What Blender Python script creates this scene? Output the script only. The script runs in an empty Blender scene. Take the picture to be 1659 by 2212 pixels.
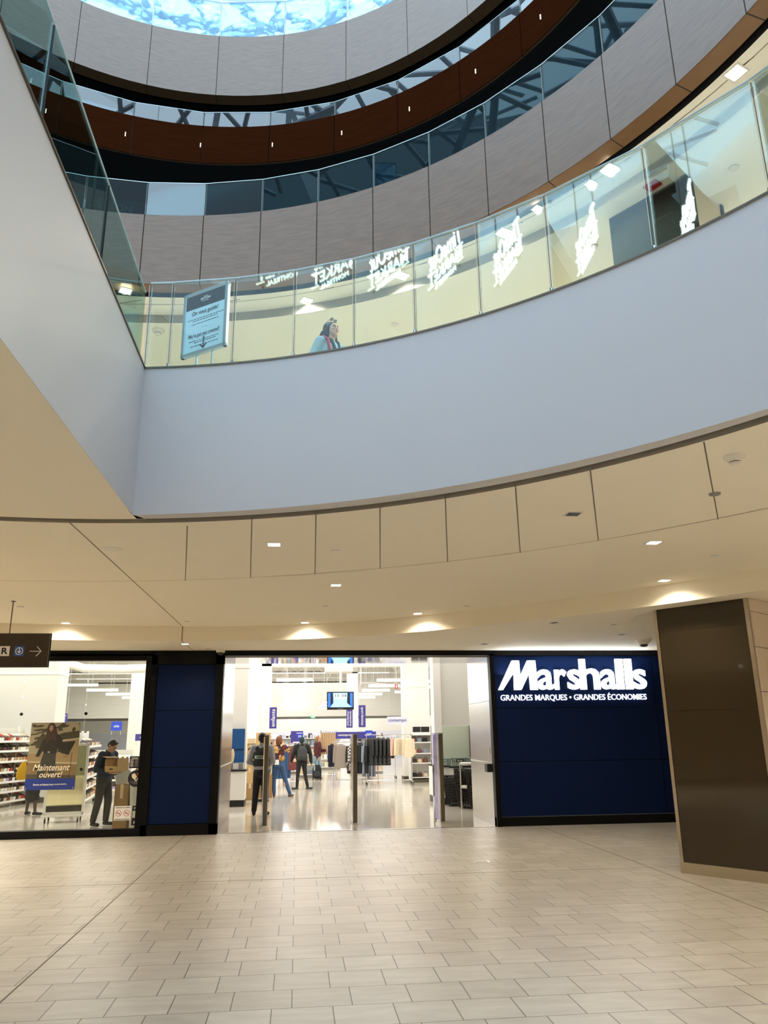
import bpy, bmesh, math, random
from mathutils import Vector, Matrix
random.seed(7)
S = bpy.context.scene
COL = S.collection
pi = math.pi
# ---------------------------------------------------------------- camera
EYE = 1.75
def make_camera():
    p, y, r = math.radians(16.1), math.radians(6.4), math.radians(0.7)
    F = Vector((math.sin(y)*math.cos(p), math.cos(y)*math.cos(p), math.sin(p)))
    R0 = Vector((math.cos(y), -math.sin(y), 0)); U0 = R0.cross(F)
    R = R0*math.cos(r)-U0*math.sin(r); U = U0*math.cos(r)+R0*math.sin(r)
    cd = bpy.data.cameras.new('camera'); cam = bpy.data.objects.new('camera', cd); COL.objects.link(cam)
    m = Matrix((R, U, -F)).transposed().to_4x4(); m.translation = (0, 0, EYE)
    cam.matrix_world = m
    cd.sensor_fit = 'VERTICAL'; cd.sensor_height = 24.0; cd.lens = 24.0*1661/2212
    cd.clip_start = 0.05; cd.clip_end = 300
    S.camera = cam
make_camera()
# ---------------------------------------------------------------- world, exposure, big daylight
w = bpy.data.worlds.new('world'); S.world = w; w.use_nodes = True
w.node_tree.nodes['Background'].inputs[0].default_value = (0.55, 0.78, 1.0, 1)
w.node_tree.nodes['Background'].inputs[1].default_value = 1.1
S.view_settings.view_transform = 'Standard'; S.view_settings.look = 'None'
S.view_settings.exposure = 0.68; S.view_settings.gamma = 1.0; S.view_settings.use_curve_mapping = False
def lamp(name, kind, loc, power, color, parent=None, rot=(0, 0, 0), **kw):
    ld = bpy.data.lights.new(name, kind); ld.energy = power; ld.color = color
    for k, v in kw.items(): setattr(ld, k, v)
    o = bpy.data.objects.new(name, ld); COL.objects.link(o); o.location = loc; o.rotation_euler = rot
    if parent: o.parent = parent
    return o
SKY_P = 4300
lamp('skylight_daylight', 'AREA', (-2.4, 8.5, 26.5), SKY_P, (0.62, 0.82, 1.0), shape='DISK', size=26)
lamp('added_rear_fill', 'AREA', (-1.0, -9.0, 25.0), 680, (0.74, 0.84, 1.0), rot=Vector((-1.5, -15, 20)).to_track_quat('Z', 'Y').to_euler(), shape='RECTANGLE', size=24, size_y=14)  # unseen area light added behind the camera to brighten the fascia
WARM = (1.0, 0.86, 0.66); NEUT = (1.0, 0.96, 0.89)
# area lights stand in for tube rows; last one added to brighten entry wall
for (x, y, sx, sy, p) in ((0.6, 24, 7, 9, 330), (0.6, 38, 9, 14, 560), (-8, 24, 8, 12, 520), (-8, 42, 10, 16, 600), (0.6, 58, 14, 18, 800), (8.5, 26, 7, 14, 300), (2.2, 19.4, 9, 2.6, 95)):
    lamp('store_area_fill', 'AREA', (x, y, 5.1), p*1.15, NEUT, shape='RECTANGLE', size=sx, size_y=sy)
# ---------------------------------------------------------------- materials
def mat(name, col, rough=0.5, metal=0.0, emit=0.0, ecol=None, spec=0.5, noise=0.0, nscale=8.0, bump=0.0, alpha=None, stretch=(1, 1, 1)):
    m = bpy.data.materials.new(name); m.use_nodes = True
    n = m.node_tree.nodes; l = m.node_tree.links; b = n['Principled BSDF']
    b.inputs['Base Color'].default_value = (*col, 1); b.inputs['Roughness'].default_value = rough
    b.inputs['Metallic'].default_value = metal; b.inputs['Specular IOR Level'].default_value = spec
    if emit:
        b.inputs['Emission Color'].default_value = (*(ecol or col), 1); b.inputs['Emission Strength'].default_value = emit
    if noise or bump:
        tc = n.new('ShaderNodeTexCoord'); mp = n.new('ShaderNodeMapping'); mp.inputs['Scale'].default_value = stretch
        l.new(tc.outputs['Object'], mp.inputs[0])
        t = n.new('ShaderNodeTexNoise'); t.inputs['Scale'].default_value = nscale; t.inputs['Detail'].default_value = 6
        l.new(mp.outputs[0], t.inputs['Vector'])
        if noise:
            mx = n.new('ShaderNodeMixRGB'); mx.inputs[1].default_value = (*[c*(1-noise) for c in col], 1)
            mx.inputs[2].default_value = (*[min(1, c*(1+noise)) for c in col], 1)
            l.new(t.outputs['Fac'], mx.inputs[0]); l.new(mx.outputs[0], b.inputs['Base Color'])
        if bump:
            bp = n.new('ShaderNodeBump'); bp.inputs['Strength'].default_value = bump; bp.inputs['Distance'].default_value = 0.02
            l.new(t.outputs['Fac'], bp.inputs['Height']); l.new(bp.outputs[0], b.inputs['Normal'])
    return m
def glass_mat(name, tint, refl=1.0, ior=1.5, wave=0.0, gloss=0.0):
    m = bpy.data.materials.new(name); m.use_nodes = True
    n = m.node_tree.nodes; l = m.node_tree.links
    for x in list(n):
        if x.type != 'OUTPUT_MATERIAL': n.remove(x)
    out = [x for x in n if x.type == 'OUTPUT_MATERIAL'][0]
    tr = n.new('ShaderNodeBsdfTransparent'); tr.inputs[0].default_value = (*tint, 1)
    gl = n.new('ShaderNodeBsdfGlossy'); gl.inputs['Roughness'].default_value = gloss; gl.inputs[0].default_value = (0.95, 1, 1, 1)
    fr = n.new('ShaderNodeFresnel'); fr.inputs[0].default_value = ior
    mu = n.new('ShaderNodeMath'); mu.operation = 'MULTIPLY'; mu.use_clamp = True; mu.inputs[1].default_value = refl
    mx = n.new('ShaderNodeMixShader')
    l.new(fr.outputs[0], mu.inputs[0]); l.new(mu.outputs[0], mx.inputs[0]); l.new(tr.outputs[0], mx.inputs[1]); l.new(gl.outputs[0], mx.inputs[2])
    l.new(mx.outputs[0], out.inputs[0])
    if wave:
        t = n.new('ShaderNodeTexNoise'); t.inputs['Scale'].default_value = 1.6; t.inputs['Detail'].default_value = 2
        tc = n.new('ShaderNodeTexCoord'); l.new(tc.outputs['Object'], t.inputs['Vector'])
        bp = n.new('ShaderNodeBump'); bp.inputs['Strength'].default_value = wave; bp.inputs['Distance'].default_value = 0.08
        l.new(t.outputs['Fac'], bp.inputs['Height']); l.new(bp.outputs[0], gl.inputs['Normal']); 
    return m
M = {}
def mm(name, *a, **k): M[name] = mat(name, *a, **k); return M[name]
mm('ceiling_cream', (0.88, 0.81, 0.665), 0.75, noise=0.02, nscale=2)
mm('ceiling_upper', (0.88, 0.86, 0.74), 0.7, noise=0.02, nscale=2)
mm('slab_white', (0.59, 0.575, 0.585), 0.55, noise=0.015, nscale=1.5)
mm('joint', (0.16, 0.13, 0.1), 0.8)
mm('reveal_black', (0.012, 0.01, 0.01), 0.6)
mm('reveal_shaded', (0.34, 0.31, 0.26), 0.7)  # shade of the recess and drop faces put into the colour as grey
mm('black_frame', (0.004, 0.004, 0.005), 0.4, spec=0.15)
mm('joint_grey', (0.12, 0.13, 0.13), 0.3, 0.4)
mm('navy_panel', (0.0022, 0.011, 0.055), 0.5, spec=0.12, noise=0.06, nscale=1.2)
mm('navy_joint', (0.001, 0.002, 0.01), 0.6)
mm('steel', (0.62, 0.60, 0.57), 0.2, 1.0, noise=0.05, nscale=3, stretch=(1, 1, 14))
mm('steel_dark', (0.16, 0.14, 0.11), 0.35, 1.0)
mm('bronze_steel', (0.5, 0.45, 0.37), 0.28, 1.0, noise=0.06, nscale=3, stretch=(1, 1, 10))
mm('bronze_glass', (0.034, 0.024, 0.012), 0.04, spec=0.55)
mm('beige_wall', (0.84, 0.73, 0.6), 0.5)
mm('brown_rim', (0.2, 0.105, 0.045), 0.45, noise=0.12, nscale=6)
mm('brown_band', (0.035, 0.009, 0.003), 0.9, spec=0.0, noise=0.25, nscale=2.5, stretch=(1, 1, 9))
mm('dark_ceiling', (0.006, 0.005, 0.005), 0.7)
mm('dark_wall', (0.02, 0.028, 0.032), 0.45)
mm('shop_dark', (0.028, 0.034, 0.032), 0.9, spec=0.05)
mm('white', (0.82, 0.81, 0.78), 0.45)
mm('store_white', (0.84, 0.83, 0.79), 0.6)
mm('store_grey', (0.72, 0.71, 0.67), 0.6)
mm('shelf_white', (0.86, 0.85, 0.83), 0.35)
mm('letter_white', (0.95, 0.97, 1.0), 0.4, emit=0.95, ecol=(0.93, 0.98, 1.0))
mm('print_white', (0.86, 0.86, 0.84), 0.5)
mm('cream_print', (0.86, 0.78, 0.6), 0.5)
mm('print_black', (0.012, 0.01, 0.02), 0.5)
mm('neon', (0.9, 1, 0.95), 0.4, emit=5.5, ecol=(0.82, 1.0, 0.93))
mm('lens', (1, 0.95, 0.85), 0.4, emit=14.0, ecol=(1.0, 0.93, 0.78))
mm('lens_soft', (1, 0.95, 0.85), 0.4, emit=1.2, ecol=(1.0, 0.9, 0.7))
mm('tube', (1, 1, 1), 0.4, emit=9.0, ecol=(1.0, 0.99, 0.94))
mm('plastic_white', (0.78, 0.74, 0.66), 0.4)
mm('plastic_black', (0.012, 0.012, 0.013), 0.35)
mm('plastic_grey', (0.3, 0.3, 0.29), 0.4)
mm('rubber', (0.015, 0.015, 0.015), 0.7)
mm('chrome', (0.75, 0.75, 0.75), 0.12, 1.0)
mm('sign_brown', (0.035, 0.025, 0.018), 0.35)
mm('sign_blue', (0.02, 0.1, 0.42), 0.4)
mm('banner_blue', (0.055, 0.045, 0.3), 0.5)
mm('bright_blue', (0.03, 0.07, 0.6), 0.45)
mm('pale_banner', (0.72, 0.74, 0.86), 0.5)
mm('royal', (0.008, 0.03, 0.22), 0.4)
mm('cardboard', (0.55, 0.37, 0.17), 0.75, noise=0.06, nscale=6)
mm('cardboard_dark', (0.36, 0.22, 0.09), 0.8, noise=0.08, nscale=6)
mm('box_cream', (0.68, 0.54, 0.36), 0.7)
mm('red', (0.5, 0.02, 0.02), 0.5)
mm('maroon', (0.16, 0.035, 0.03), 0.6)
mm('orange', (0.7, 0.2, 0.04), 0.5)
mm('lilac', (0.45, 0.38, 0.6), 0.5)
mm('green_sign', (0.05, 0.5, 0.22), 0.5, emit=0.6)
mm('mirror', (0.78, 0.8, 0.62), 0.03, 1.0)
mm('green_glass', (0.5, 0.55, 0.45), 0.15)
mm('screen_blue', (0.25, 0.6, 0.9), 0.3, emit=0.9)
mm('screen_pale', (0.5, 0.85, 0.9), 0.3, emit=0.9)
mm('screen_navy', (0.03, 0.12, 0.6), 0.3, emit=0.9)
mm('screen_dark', (0.02, 0.03, 0.05), 0.3)
mm('silver_frame', (0.5, 0.62, 0.66), 0.35, 0.6)
mm('poster_paper', (0.55, 0.8, 0.93), 0.4)
mm('sky_steel', (0.75, 0.8, 0.85), 0.5)
mm('banner_bag_grey', (0.5, 0.5, 0.5), 0.6)
M['glass_edge'] = glass_mat('glass_edge', (0.55, 0.8, 0.72), 1.2)
M['balustrade'] = glass_mat('balustrade', (0.88, 0.935, 0.91), 0.6)
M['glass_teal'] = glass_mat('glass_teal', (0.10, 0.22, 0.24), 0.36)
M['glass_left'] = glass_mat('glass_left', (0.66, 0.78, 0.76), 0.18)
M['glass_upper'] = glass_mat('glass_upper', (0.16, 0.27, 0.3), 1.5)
M['glass_boosted_reflection'] = glass_mat('glass_boosted_reflection', (0.2, 0.35, 0.36), 3.4)  # reflection boosted on one pane to imitate a bright skylight reflection
M['glass_sky'] = glass_mat('glass_sky', (0.72, 0.88, 0.98), 0.8, wave=0.12)
M['shopglass'] = glass_mat('shopglass', (0.97, 0.98, 0.96), 0.5)
# ------------------------------------------------------------- floor materials
def tile_mat():
    m = bpy.data.materials.new('floor_tiles'); m.use_nodes = True
    n = m.node_tree.nodes; l = m.node_tree.links; b = n['Principled BSDF']
    tc = n.new('ShaderNodeTexCoord'); mp = n.new('ShaderNodeMapping'); mp.inputs['Location'].default_value = (0.0, -0.025, 0)
    br = n.new('ShaderNodeTexBrick'); br.offset = 0.33; br.offset_frequency = 2
    for k, v in (('Scale', 1.0), ('Mortar Size', 0.0036), ('Mortar Smooth', 0.1), ('Brick Width', 0.4065), ('Row Height', 0.3905), ('Bias', 0.0)): br.inputs[k].default_value = v
    br.inputs['Color1'].default_value = (0.405, 0.37, 0.318, 1); br.inputs['Color2'].default_value = (0.475, 0.44, 0.385, 1)
    br.inputs['Mortar'].default_value = (0.06, 0.045, 0.03, 1)
    l.new(tc.outputs['Object'], mp.inputs[0]); l.new(mp.outputs[0], br.inputs['Vector'])
    t = n.new('ShaderNodeTexNoise'); t.inputs['Scale'].default_value = 3.0; t.inputs['Detail'].default_value = 8
    mp2 = n.new('ShaderNodeMapping'); mp2.inputs['Scale'].default_value = (1, 3.2, 1); mp2.inputs['Rotation'].default_value = (0, 0, 0.3)
    l.new(tc.outputs['Object'], mp2.inputs[0]); l.new(mp2.outputs[0], t.inputs['Vector'])
    rp = n.new('ShaderNodeValToRGB'); rp.color_ramp.elements[0].color = (0.86, 0.85, 0.84, 1); rp.color_ramp.elements[1].color = (1.1, 1.1, 1.08, 1)
    rp.color_ramp.elements[0].position = 0.3; rp.color_ramp.elements[1].position = 0.75
    l.new(t.outputs['Fac'], rp.inputs[0])
    mx = n.new('ShaderNodeMixRGB'); mx.blend_type = 'MULTIPLY'; mx.inputs[0].default_value = 1
    l.new(br.outputs['Color'], mx.inputs[1]); l.new(rp.outputs[0], mx.inputs[2]); l.new(mx.outputs[0], b.inputs['Base Color'])
    b.inputs['Roughness'].default_value = 0.36; b.inputs['Specular IOR Level'].default_value = 0.5
    bp = n.new('ShaderNodeBump'); bp.inputs['Strength'].default_value = 0.3; bp.inputs['Distance'].default_value = 0.003; bp.invert = True
    l.new(br.outputs['Fac'], bp.inputs['Height']); l.new(bp.outputs[0], b.inputs['Normal'])
    return m
M['tiles'] = tile_mat()
mm('store_floor', (0.60, 0.55, 0.46), 0.1, spec=0.7, noise=0.09, nscale=1.4, stretch=(0.5, 2.2, 1))
def stone_mat():
    m = mat('stone_panel', (0.235, 0.168, 0.128), 0.36, spec=0.35, noise=0.3, nscale=4.0, stretch=(1, 1, 7))
    return m
M['stone'] = stone_mat()
# ---------------------------------------------------------------- geometry helpers
def tag(o, label=None, cat=None, group=None, kind=None):
    if label: o['label'] = label
    if cat: o['category'] = cat
    if group: o['group'] = group
    if kind: o['kind'] = kind
    return o
def empty(name, loc=(0, 0, 0), rz=0, label=None, cat=None, group=None):
    o = bpy.data.objects.new(name, None); COL.objects.link(o); o.location = loc; o.rotation_euler = (0, 0, rz)
    o.empty_display_size = 0.1
    return tag(o, label, cat, group)
class MB:
    def __init__(s): s.v = []; s.f = []; s.m = []; s.ms = []
    def mi(s, m):
        m = M[m] if isinstance(m, str) else m
        if m not in s.ms: s.ms.append(m)
        return s.ms.index(m)
    def add(s, vs, fs, m, mx=None):
        k = len(s.v); i = s.mi(m)
        for p in vs: s.v.append(tuple(mx @ Vector(p)) if mx else tuple(p))
        for f in fs: s.f.append([a+k for a in f]); s.m.append(i)
        return s
    def box(s, a, b, m, mx=None):
        x0, y0, z0 = a; x1, y1, z1 = b
        return s.add([(x0, y0, z0), (x1, y0, z0), (x1, y1, z0), (x0, y1, z0), (x0, y0, z1), (x1, y0, z1), (x1, y1, z1), (x0, y1, z1)],
            [(3, 2, 1, 0), (4, 5, 6, 7), (0, 1, 5, 4), (1, 2, 6, 5), (2, 3, 7, 6), (3, 0, 4, 7)], m, mx)
    def prism(s, poly, z0, z1, m, mx=None):
        n = len(poly)
        return s.add([(x, y, z0) for x, y in poly]+[(x, y, z1) for x, y in poly],
            [list(range(n))[::-1], list(range(n, 2*n))]+[(i, (i+1) % n, (i+1) % n+n, i+n) for i in range(n)], m, mx)
    def tube(s, pts, r, m, n=8, mx=None):
        pts = [Vector(p) for p in pts]; rr = r if isinstance(r, (list, tuple)) else [r]*len(pts)
        vs = []; fs = []
        for i, p in enumerate(pts):
            t = (pts[min(i+1, len(pts)-1)]-pts[max(i-1, 0)]).normalized()
            a = t.orthogonal().normalized() if i == 0 else (a-t*a.dot(t)).normalized()
            b = t.cross(a)
            for k in range(n):
                an = 2*pi*k/n; vs.append(p+(a*math.cos(an)+b*math.sin(an))*rr[i])
        for i in range(len(pts)-1):
            for k in range(n): fs.append((i*n+k, i*n+(k+1) % n, (i+1)*n+(k+1) % n, (i+1)*n+k))
        fs.append(list(range(n))[::-1]); fs.append([len(vs)-n+k for k in range(n)])
        return s.add(vs, fs, m, mx)
    def lathe(s, prof, m, c=(0, 0, 0), n=20, mx=None):
        vs = []; fs = []
        for r, z in prof:
            for k in range(n):
                a = 2*pi*k/n; vs.append((c[0]+r*math.cos(a), c[1]+r*math.sin(a), c[2]+z))
        for i in range(len(prof)-1):
            for k in range(n): fs.append((i*n+k, i*n+(k+1) % n, (i+1)*n+(k+1) % n, (i+1)*n+k))
        fs.append(list(range(n))[::-1]); fs.append([len(vs)-n+k for k in range(n)])
        return s.add(vs, fs, m, mx)
    def loft(s, rings, m, n=18, mx=None, sq=2.0):
        # rings: (z, cx, cy, rx, ry)
        vs = []; fs = []
        for z, cx, cy, rx, ry in rings:
            for k in range(n):
                a = 2*pi*k/n; c, q = math.cos(a), math.sin(a)
                vs.append((cx+rx*math.copysign(abs(c)**(2/sq), c), cy+ry*math.copysign(abs(q)**(2/sq), q), z))
        for i in range(len(rings)-1):
            for k in range(n): fs.append((i*n+k, i*n+(k+1) % n, (i+1)*n+(k+1) % n, (i+1)*n+k))
        fs.append(list(range(n))[::-1]); fs.append([len(vs)-n+k for k in range(n)])
        return s.add(vs, fs, m, mx)
    def poly(s, pts, m, d=0.0015, mx=None):
        # flat outline in local XZ (faces -Y), thin
        n = len(pts)
        return s.add([(x, 0, z) for x, z in pts]+[(x, d, z) for x, z in pts],
            [list(range(n)), list(range(n, 2*n))[::-1]]+[(i, i+n, (i+1) % n+n, (i+1) % n) for i in range(n)], m, mx)
    def mesh(s, name, smooth=False):
        me = bpy.data.meshes.new(name); me.from_pydata(s.v, [], s.f)
        for m in s.ms: me.materials.append(m)
        me.polygons.foreach_set('material_index', s.m)
        bm = bmesh.new(); bm.from_mesh(me); bmesh.ops.recalc_face_normals(bm, faces=bm.faces); bm.to_mesh(me); bm.free()
        if smooth:
            me.polygons.foreach_set('use_smooth', [True]*len(me.polygons))
            me.set_sharp_from_angle(angle=math.radians(42))
        me.update(); return me
    def build(s, name, parent=None, smooth=False, bevel=0, loc=None, rz=0, kind=None):
        o = bpy.data.objects.new(name, s.mesh(name, smooth)); COL.objects.link(o)
        if parent: o.parent = parent
        if loc: o.location = loc
        o.rotation_euler = (0, 0, rz)
        if bevel:
            b = o.modifiers.new('bevel', 'BEVEL'); b.width = bevel; b.segments = 2; b.limit_method = 'ANGLE'
        if kind: o['kind'] = kind
        return o
def st(mb, name, smooth=False, bevel=0): return mb.build(name, smooth=smooth, bevel=bevel, kind='structure')
FRONT = Matrix(((1, 0, 0), (0, 0, -1), (0, 1, 0))).to_4x4()   # text X->X, Y->Z, facing -Y
def text_mesh(s, m, w=None, h=None, ext=0.002, off=0.0, shear=0.0, spacing=1.0, center=True, bevel=0.0):
    cu = bpy.data.curves.new('text', 'FONT'); cu.body = s; cu.size = 1; cu.extrude = 0; cu.offset = off; cu.shear = shear; cu.space_character = spacing
    cu.resolution_u = 3
    if '\n' in s: cu.align_x = 'CENTER'
    ob = bpy.data.objects.new('text', cu); COL.objects.link(ob)
    cu.extrude = 0.05
    dg = bpy.context.evaluated_depsgraph_get(); dg.update()
    me = bpy.data.meshes.new_from_object(ob.evaluated_get(dg)); bpy.data.objects.remove(ob)
    xs = [v.co.x for v in me.vertices]; ys = [v.co.y for v in me.vertices]
    x0, x1, y0, y1 = min(xs), max(xs), min(ys), max(ys)
    sy = h/(y1-y0) if h else None; sx = w/(x1-x0) if w else sy
    if sy is None: sy = sx
    for v in me.vertices:
        v.co.x = (v.co.x-(x0+x1)/2 if center else v.co.x-x0)*sx; v.co.y = (v.co.y-(y0+y1)/2)*sy; v.co.z *= ext/0.05
    me.materials.clear(); me.materials.append(M[m] if isinstance(m, str) else m)
    return me
def text(name, s, m, pos, parent=None, basis=FRONT, **k):
    me = text_mesh(s, m, **k); o = bpy.data.objects.new(name, me); COL.objects.link(o)
    o.matrix_world = Matrix.Translation(Vector(pos)) @ basis
    if parent: o.parent = parent
    return o
def addmesh(mb, me, mx, m):
    mb.add([v.co.copy() for v in me.vertices], [list(p.vertices) for p in me.polygons], m, mx)
def ring_pts(c, r, a0, a1, n): return [(c[0]+r*math.cos(math.radians(a0+(a1-a0)*i/n)), c[1]+r*math.sin(math.radians(a0+(a1-a0)*i/n))) for i in range(n+1)]
def strip(mb, A, B, za, zb, m):
    # surface between polyline A at za and B at zb
    n = len(A)
    za = za if isinstance(za, list) else [za]*n; zb = zb if isinstance(zb, list) else [zb]*n
    mb.add([(A[i][0], A[i][1], za[i]) for i in range(n)]+[(B[i][0], B[i][1], zb[i]) for i in range(n)],
        [(i, i+1, n+i+1, n+i) for i in range(n-1)], m)
def solid_ring(mb, c, r0, r1, z0, z1, a0, a1, n, m):
    A = ring_pts(c, r0, a0, a1, n); B = ring_pts(c, r1, a0, a1, n)
    mb.prism(A+B[::-1], z0, z1, m) if n < 3 else None
    if n >= 3:
        strip(mb, A, A, z0, z1, m); strip(mb, B, B, z0, z1, m); strip(mb, A, B, z0, z0, m); strip(mb, A, B, z1, z1, m)
        for i in (0, n): mb.add([(A[i][0], A[i][1], z0), (B[i][0], B[i][1], z0), (B[i][0], B[i][1], z1), (A[i][0], A[i][1], z1)], [(0, 1, 2, 3)], m)
# ================================================================ SETTING
mm('edge_pale', (0.55, 0.68, 0.64), 0.3)
SF = 15.7                     # storefront plane
mb = MB(); mb.box((-16, -12, -0.15), (12, SF+0.02, 0), 'tiles'); st(mb, 'floor')
mb = MB(); mb.box((-22, SF+0.02, -0.15), (14, 80, 0.0), 'store_floor'); st(mb, 'floor_store')
mb = MB(); mb.box((-1.62, SF-0.03, -0.001), (3.88, SF+0.05, 0.006), 'steel'); st(mb, 'trim_1')
# expansion joints in the floor
mb = MB()
mb.box((-2.008, -12, 0), (-1.996, SF, 0.0015), 'joint'); mb.box((4.695, -12, 0), (4.707, SF, 0.0015), 'joint'); mb.box((-16, 10.71, 0), (12, 10.72, 0.0012), 'joint')
st(mb, 'trim_2')
mb = MB(); mb.box((2.5, 11.5, 0), (2.74, 11.7, 0.004), 'steel'); mb.box((2.53, 11.53, 0.004), (2.71, 11.67, 0.006), 'tiles')
tag(mb.build('floor_box_cover'), 'small square service cover set flush in the tiled floor before the entrance', 'floor cover')
# ---- level-one ceiling : disc with hole, joints, bulkhead, lower soffit
BC = (-2.07, 1.10); BR = 5.87          # black reveal circle
FC = (-2.31, 0.64); FR = 6.235         # white fascia circle
XL = -1.5                               # straight left fascia
bt = [(-5.0, 13.62), (-4.0, 13.86), (-3.0, 14.0), (-2.07, 14.05), (-0.67, 13.93), (0.44, 13.59), (1.45, 13.1), (2.32, 12.36), (3.36, 11.38), (4.24, 10.52), (4.96, 9.58), (5.6, 8.52)]
import bisect
bang = sorted((math.degrees(math.atan2(y-BC[1], x-BC[0])), math.hypot(x-BC[0], y-BC[1])) for x, y in bt)
def bulk_r(a):
    if a <= bang[0][0]: return bang[0][1]-0.01*(bang[0][0]-a)
    if a >= bang[-1][0]: return bang[-1][1]
    i = bisect.bisect([b[0] for b in bang], a); (a0, r0), (a1, r1) = bang[i-1], bang[i]
    t = (a-a0)/(a1-a0)
    return r0+(r1-r0)*t
def smooth_r(a): return sum(bulk_r(a+d) for d in (-5, -3, -1.5, 0, 1.5, 3, 5))/7
NA = 144
angs = [-180+360*i/NA for i in range(NA+1)]
def pol(c, r, a): return (c[0]+r*math.cos(math.radians(a)), c[1]+r*math.sin(math.radians(a)))
def aa(a): return a if a > -90 else a+360
inner = [pol(BC, BR+0.05, a) for a in angs]
def rb(a):
    a = aa(a)
    if -35 < a < 150: return smooth_r(a)
    return 12.9
bulk = [pol(BC, rb(a), a) for a in angs]
ZC, ZL, ZS = 3.63, 3.66, 3.37
mb = MB(); strip(mb, inner, bulk, ZC, ZC, 'ceiling_cream'); strip(mb, bulk, bulk, ZC, ZS, 'ceiling_cream')
outer = []
for a in angs:
    d = Vector((math.cos(math.radians(a)), math.sin(math.radians(a)))); t = 1e9
    for lo, hi, o, dd in ((-16, 12, BC[0], d.x), (-12, SF+0.1, BC[1], d.y)):
        if dd > 1e-6: t = min(t, (hi-o)/dd)
        elif dd < -1e-6: t = min(t, (lo-o)/dd)
    t = max(t, rb(a)+0.01); outer.append((BC[0]+d.x*t, BC[1]+d.y*t))
strip(mb, bulk, outer, ZS, ZS, 'ceiling_cream')
st(mb, 'ceiling', smooth=False)
# reveal between lip and panel ceiling
mb = MB(); A = ring_pts(BC, BR, -180, 180, NA); B = ring_pts(BC, BR+0.05, -180, 180, NA)
strip(mb, A, A, ZL, ZL+0.12, 'reveal_black'); strip(mb, A, B, ZL+0.09, ZL+0.09, 'reveal_black'); strip(mb, B, B, ZC, ZL+0.12, 'reveal_shaded'); st(mb, 'trim_3')
# joints
def seg(mb, p, q, z, wd=0.009, m='joint', dz=0.003):
    p = Vector(p); q = Vector(q); d = (q-p).normalized(); n = Vector((-d.y, d.x))*wd/2
    mb.prism([tuple(p+n), tuple(q+n), tuple(q-n), tuple(p-n)], z-dz, z, m)
mb = MB(); J = ring_pts((-3.13, 0.96), 8.88, 0, 180, 110); J2 = ring_pts((-3.13, 0.96), 8.889, 0, 180, 110)
strip(mb, J, J2, ZC-0.002, ZC-0.002, 'joint')
for p, q in [((-1.05, 7.06), (-1.43, 9.73)), ((-0.44, 6.75), (-0.61, 9.51)), ((0.13, 6.5), (0.18, 9.24)), ((0.67, 6.27), (0.94, 8.87)), ((1.18, 5.97), (1.67, 8.45)), ((1.67, 5.6), (2.38, 7.96)), ((2.12, 5.18), (3.03, 7.36)), ((2.71, 4.62), (3.85, 6.5)), ((3.2, 3.9), (4.7, 5.1)), ((-2.09, 7.0), (-2.06, 14.03))]:
    seg(mb, p, q, ZC)
mb.box((-2.065, 14.02, ZS), (-2.055, 14.06, ZC), 'joint'); seg(mb, (-2.06, 14.06), (-2.06, SF), ZS)
st(mb, 'trim_4')
# lip + flat soffit under the level-two slab (D-shaped opening)
a_corner = math.degrees(math.acos((XL-FC[0])/FR))
arc = [pol(FC, FR, a_corner-2*a_corner*i/120) for i in range(121)]
def toward(p, c, r):
    d = Vector((p[0]-c[0], p[1]-c[1])).normalized(); return (c[0]+d.x*r, c[1]+d.y*r)
lip = [toward(p, BC, max(BR+0.01, math.hypot(p[0]-BC[0], p[1]-BC[1])+0.01)) for p in arc]
mb = MB(); strip(mb, arc, lip, ZL, ZL, 'slab_white')
y0, y1 = arc[-1][1], arc[0][1]
yl = [y1+(y0-y1)*i/60 for i in range(61)]
strip(mb, [(XL, y) for y in yl], [(min(XL-0.01, BC[0]-math.sqrt(max(0.0, (BR+0.02)**2-(y-BC[1])**2))), y) for y in yl], ZL-0.003, ZL-0.003, 'ceiling_cream')
# sliver between corner and reveal circle
top = ring_pts(BC, BR+0.02, 84.4, 95, 8)
mb.add([(XL, y1, ZL)]+[(x, y, ZL) for x, y in ring_pts(BC, BR+0.02, 83.5, 100, 12)]+[(BC[0]-1.0, y1, ZL)], [list(range(14))+[14]], 'ceiling_cream')
st(mb, 'ceiling.001')
# white fascia of level two : arc wall + straight wall
Z2 = 5.11
mb = MB(); strip(mb, arc, arc, ZL, Z2, 'slab_white')
arc_o = [toward(p, FC, FR+0.12) for p in arc]
strip(mb, arc, arc_o, Z2, Z2, 'slab_white'); strip(mb, arc_o, arc_o, 4.85, Z2, 'slab_white'); st(mb, 'wall_level_two_front', smooth=True)
mb = MB(); mb.box((XL-0.12, y0, ZL), (XL, y1, Z2), 'slab_white'); st(mb, 'wall_level_two_left')
mb = MB(); sh = [toward(p, FC, FR-0.012) for p in arc]; strip(mb, sh, sh, Z2-0.012, Z2+0.004, 'steel_dark'); strip(mb, sh, arc_o, Z2+0.004, Z2+0.004, 'steel_dark')
mb.box((XL-0.12, y0, Z2-0.01), (XL+0.012, y1, Z2+0.004), 'steel_dark'); st(mb, 'trim_5')
# level-two floor slab
mb = MB(); strip(mb, arc_o, [pol(FC, 17, a_corner-2*a_corner*i/120) for i in range(121)], 4.85, 4.85, 'tiles')
mb.box((-18, -14, 4.75), (XL-0.1, 18, 4.85), 'tiles'); st(mb, 'floor_level_two')
# level-one outer walls
mb = MB(); mb.box((-16.2, -12, 0), (-16, SF, 3.7), 'beige_wall'); st(mb, 'wall_left')
mb = MB(); mb.box((11.8, -12, 0), (12, SF, 3.7), 'beige_wall'); st(mb, 'wall_right')
mb = MB(); mb.box((-16, -12.2, 0), (12, -12, 3.7), 'beige_wall'); st(mb, 'wall_back')
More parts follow.
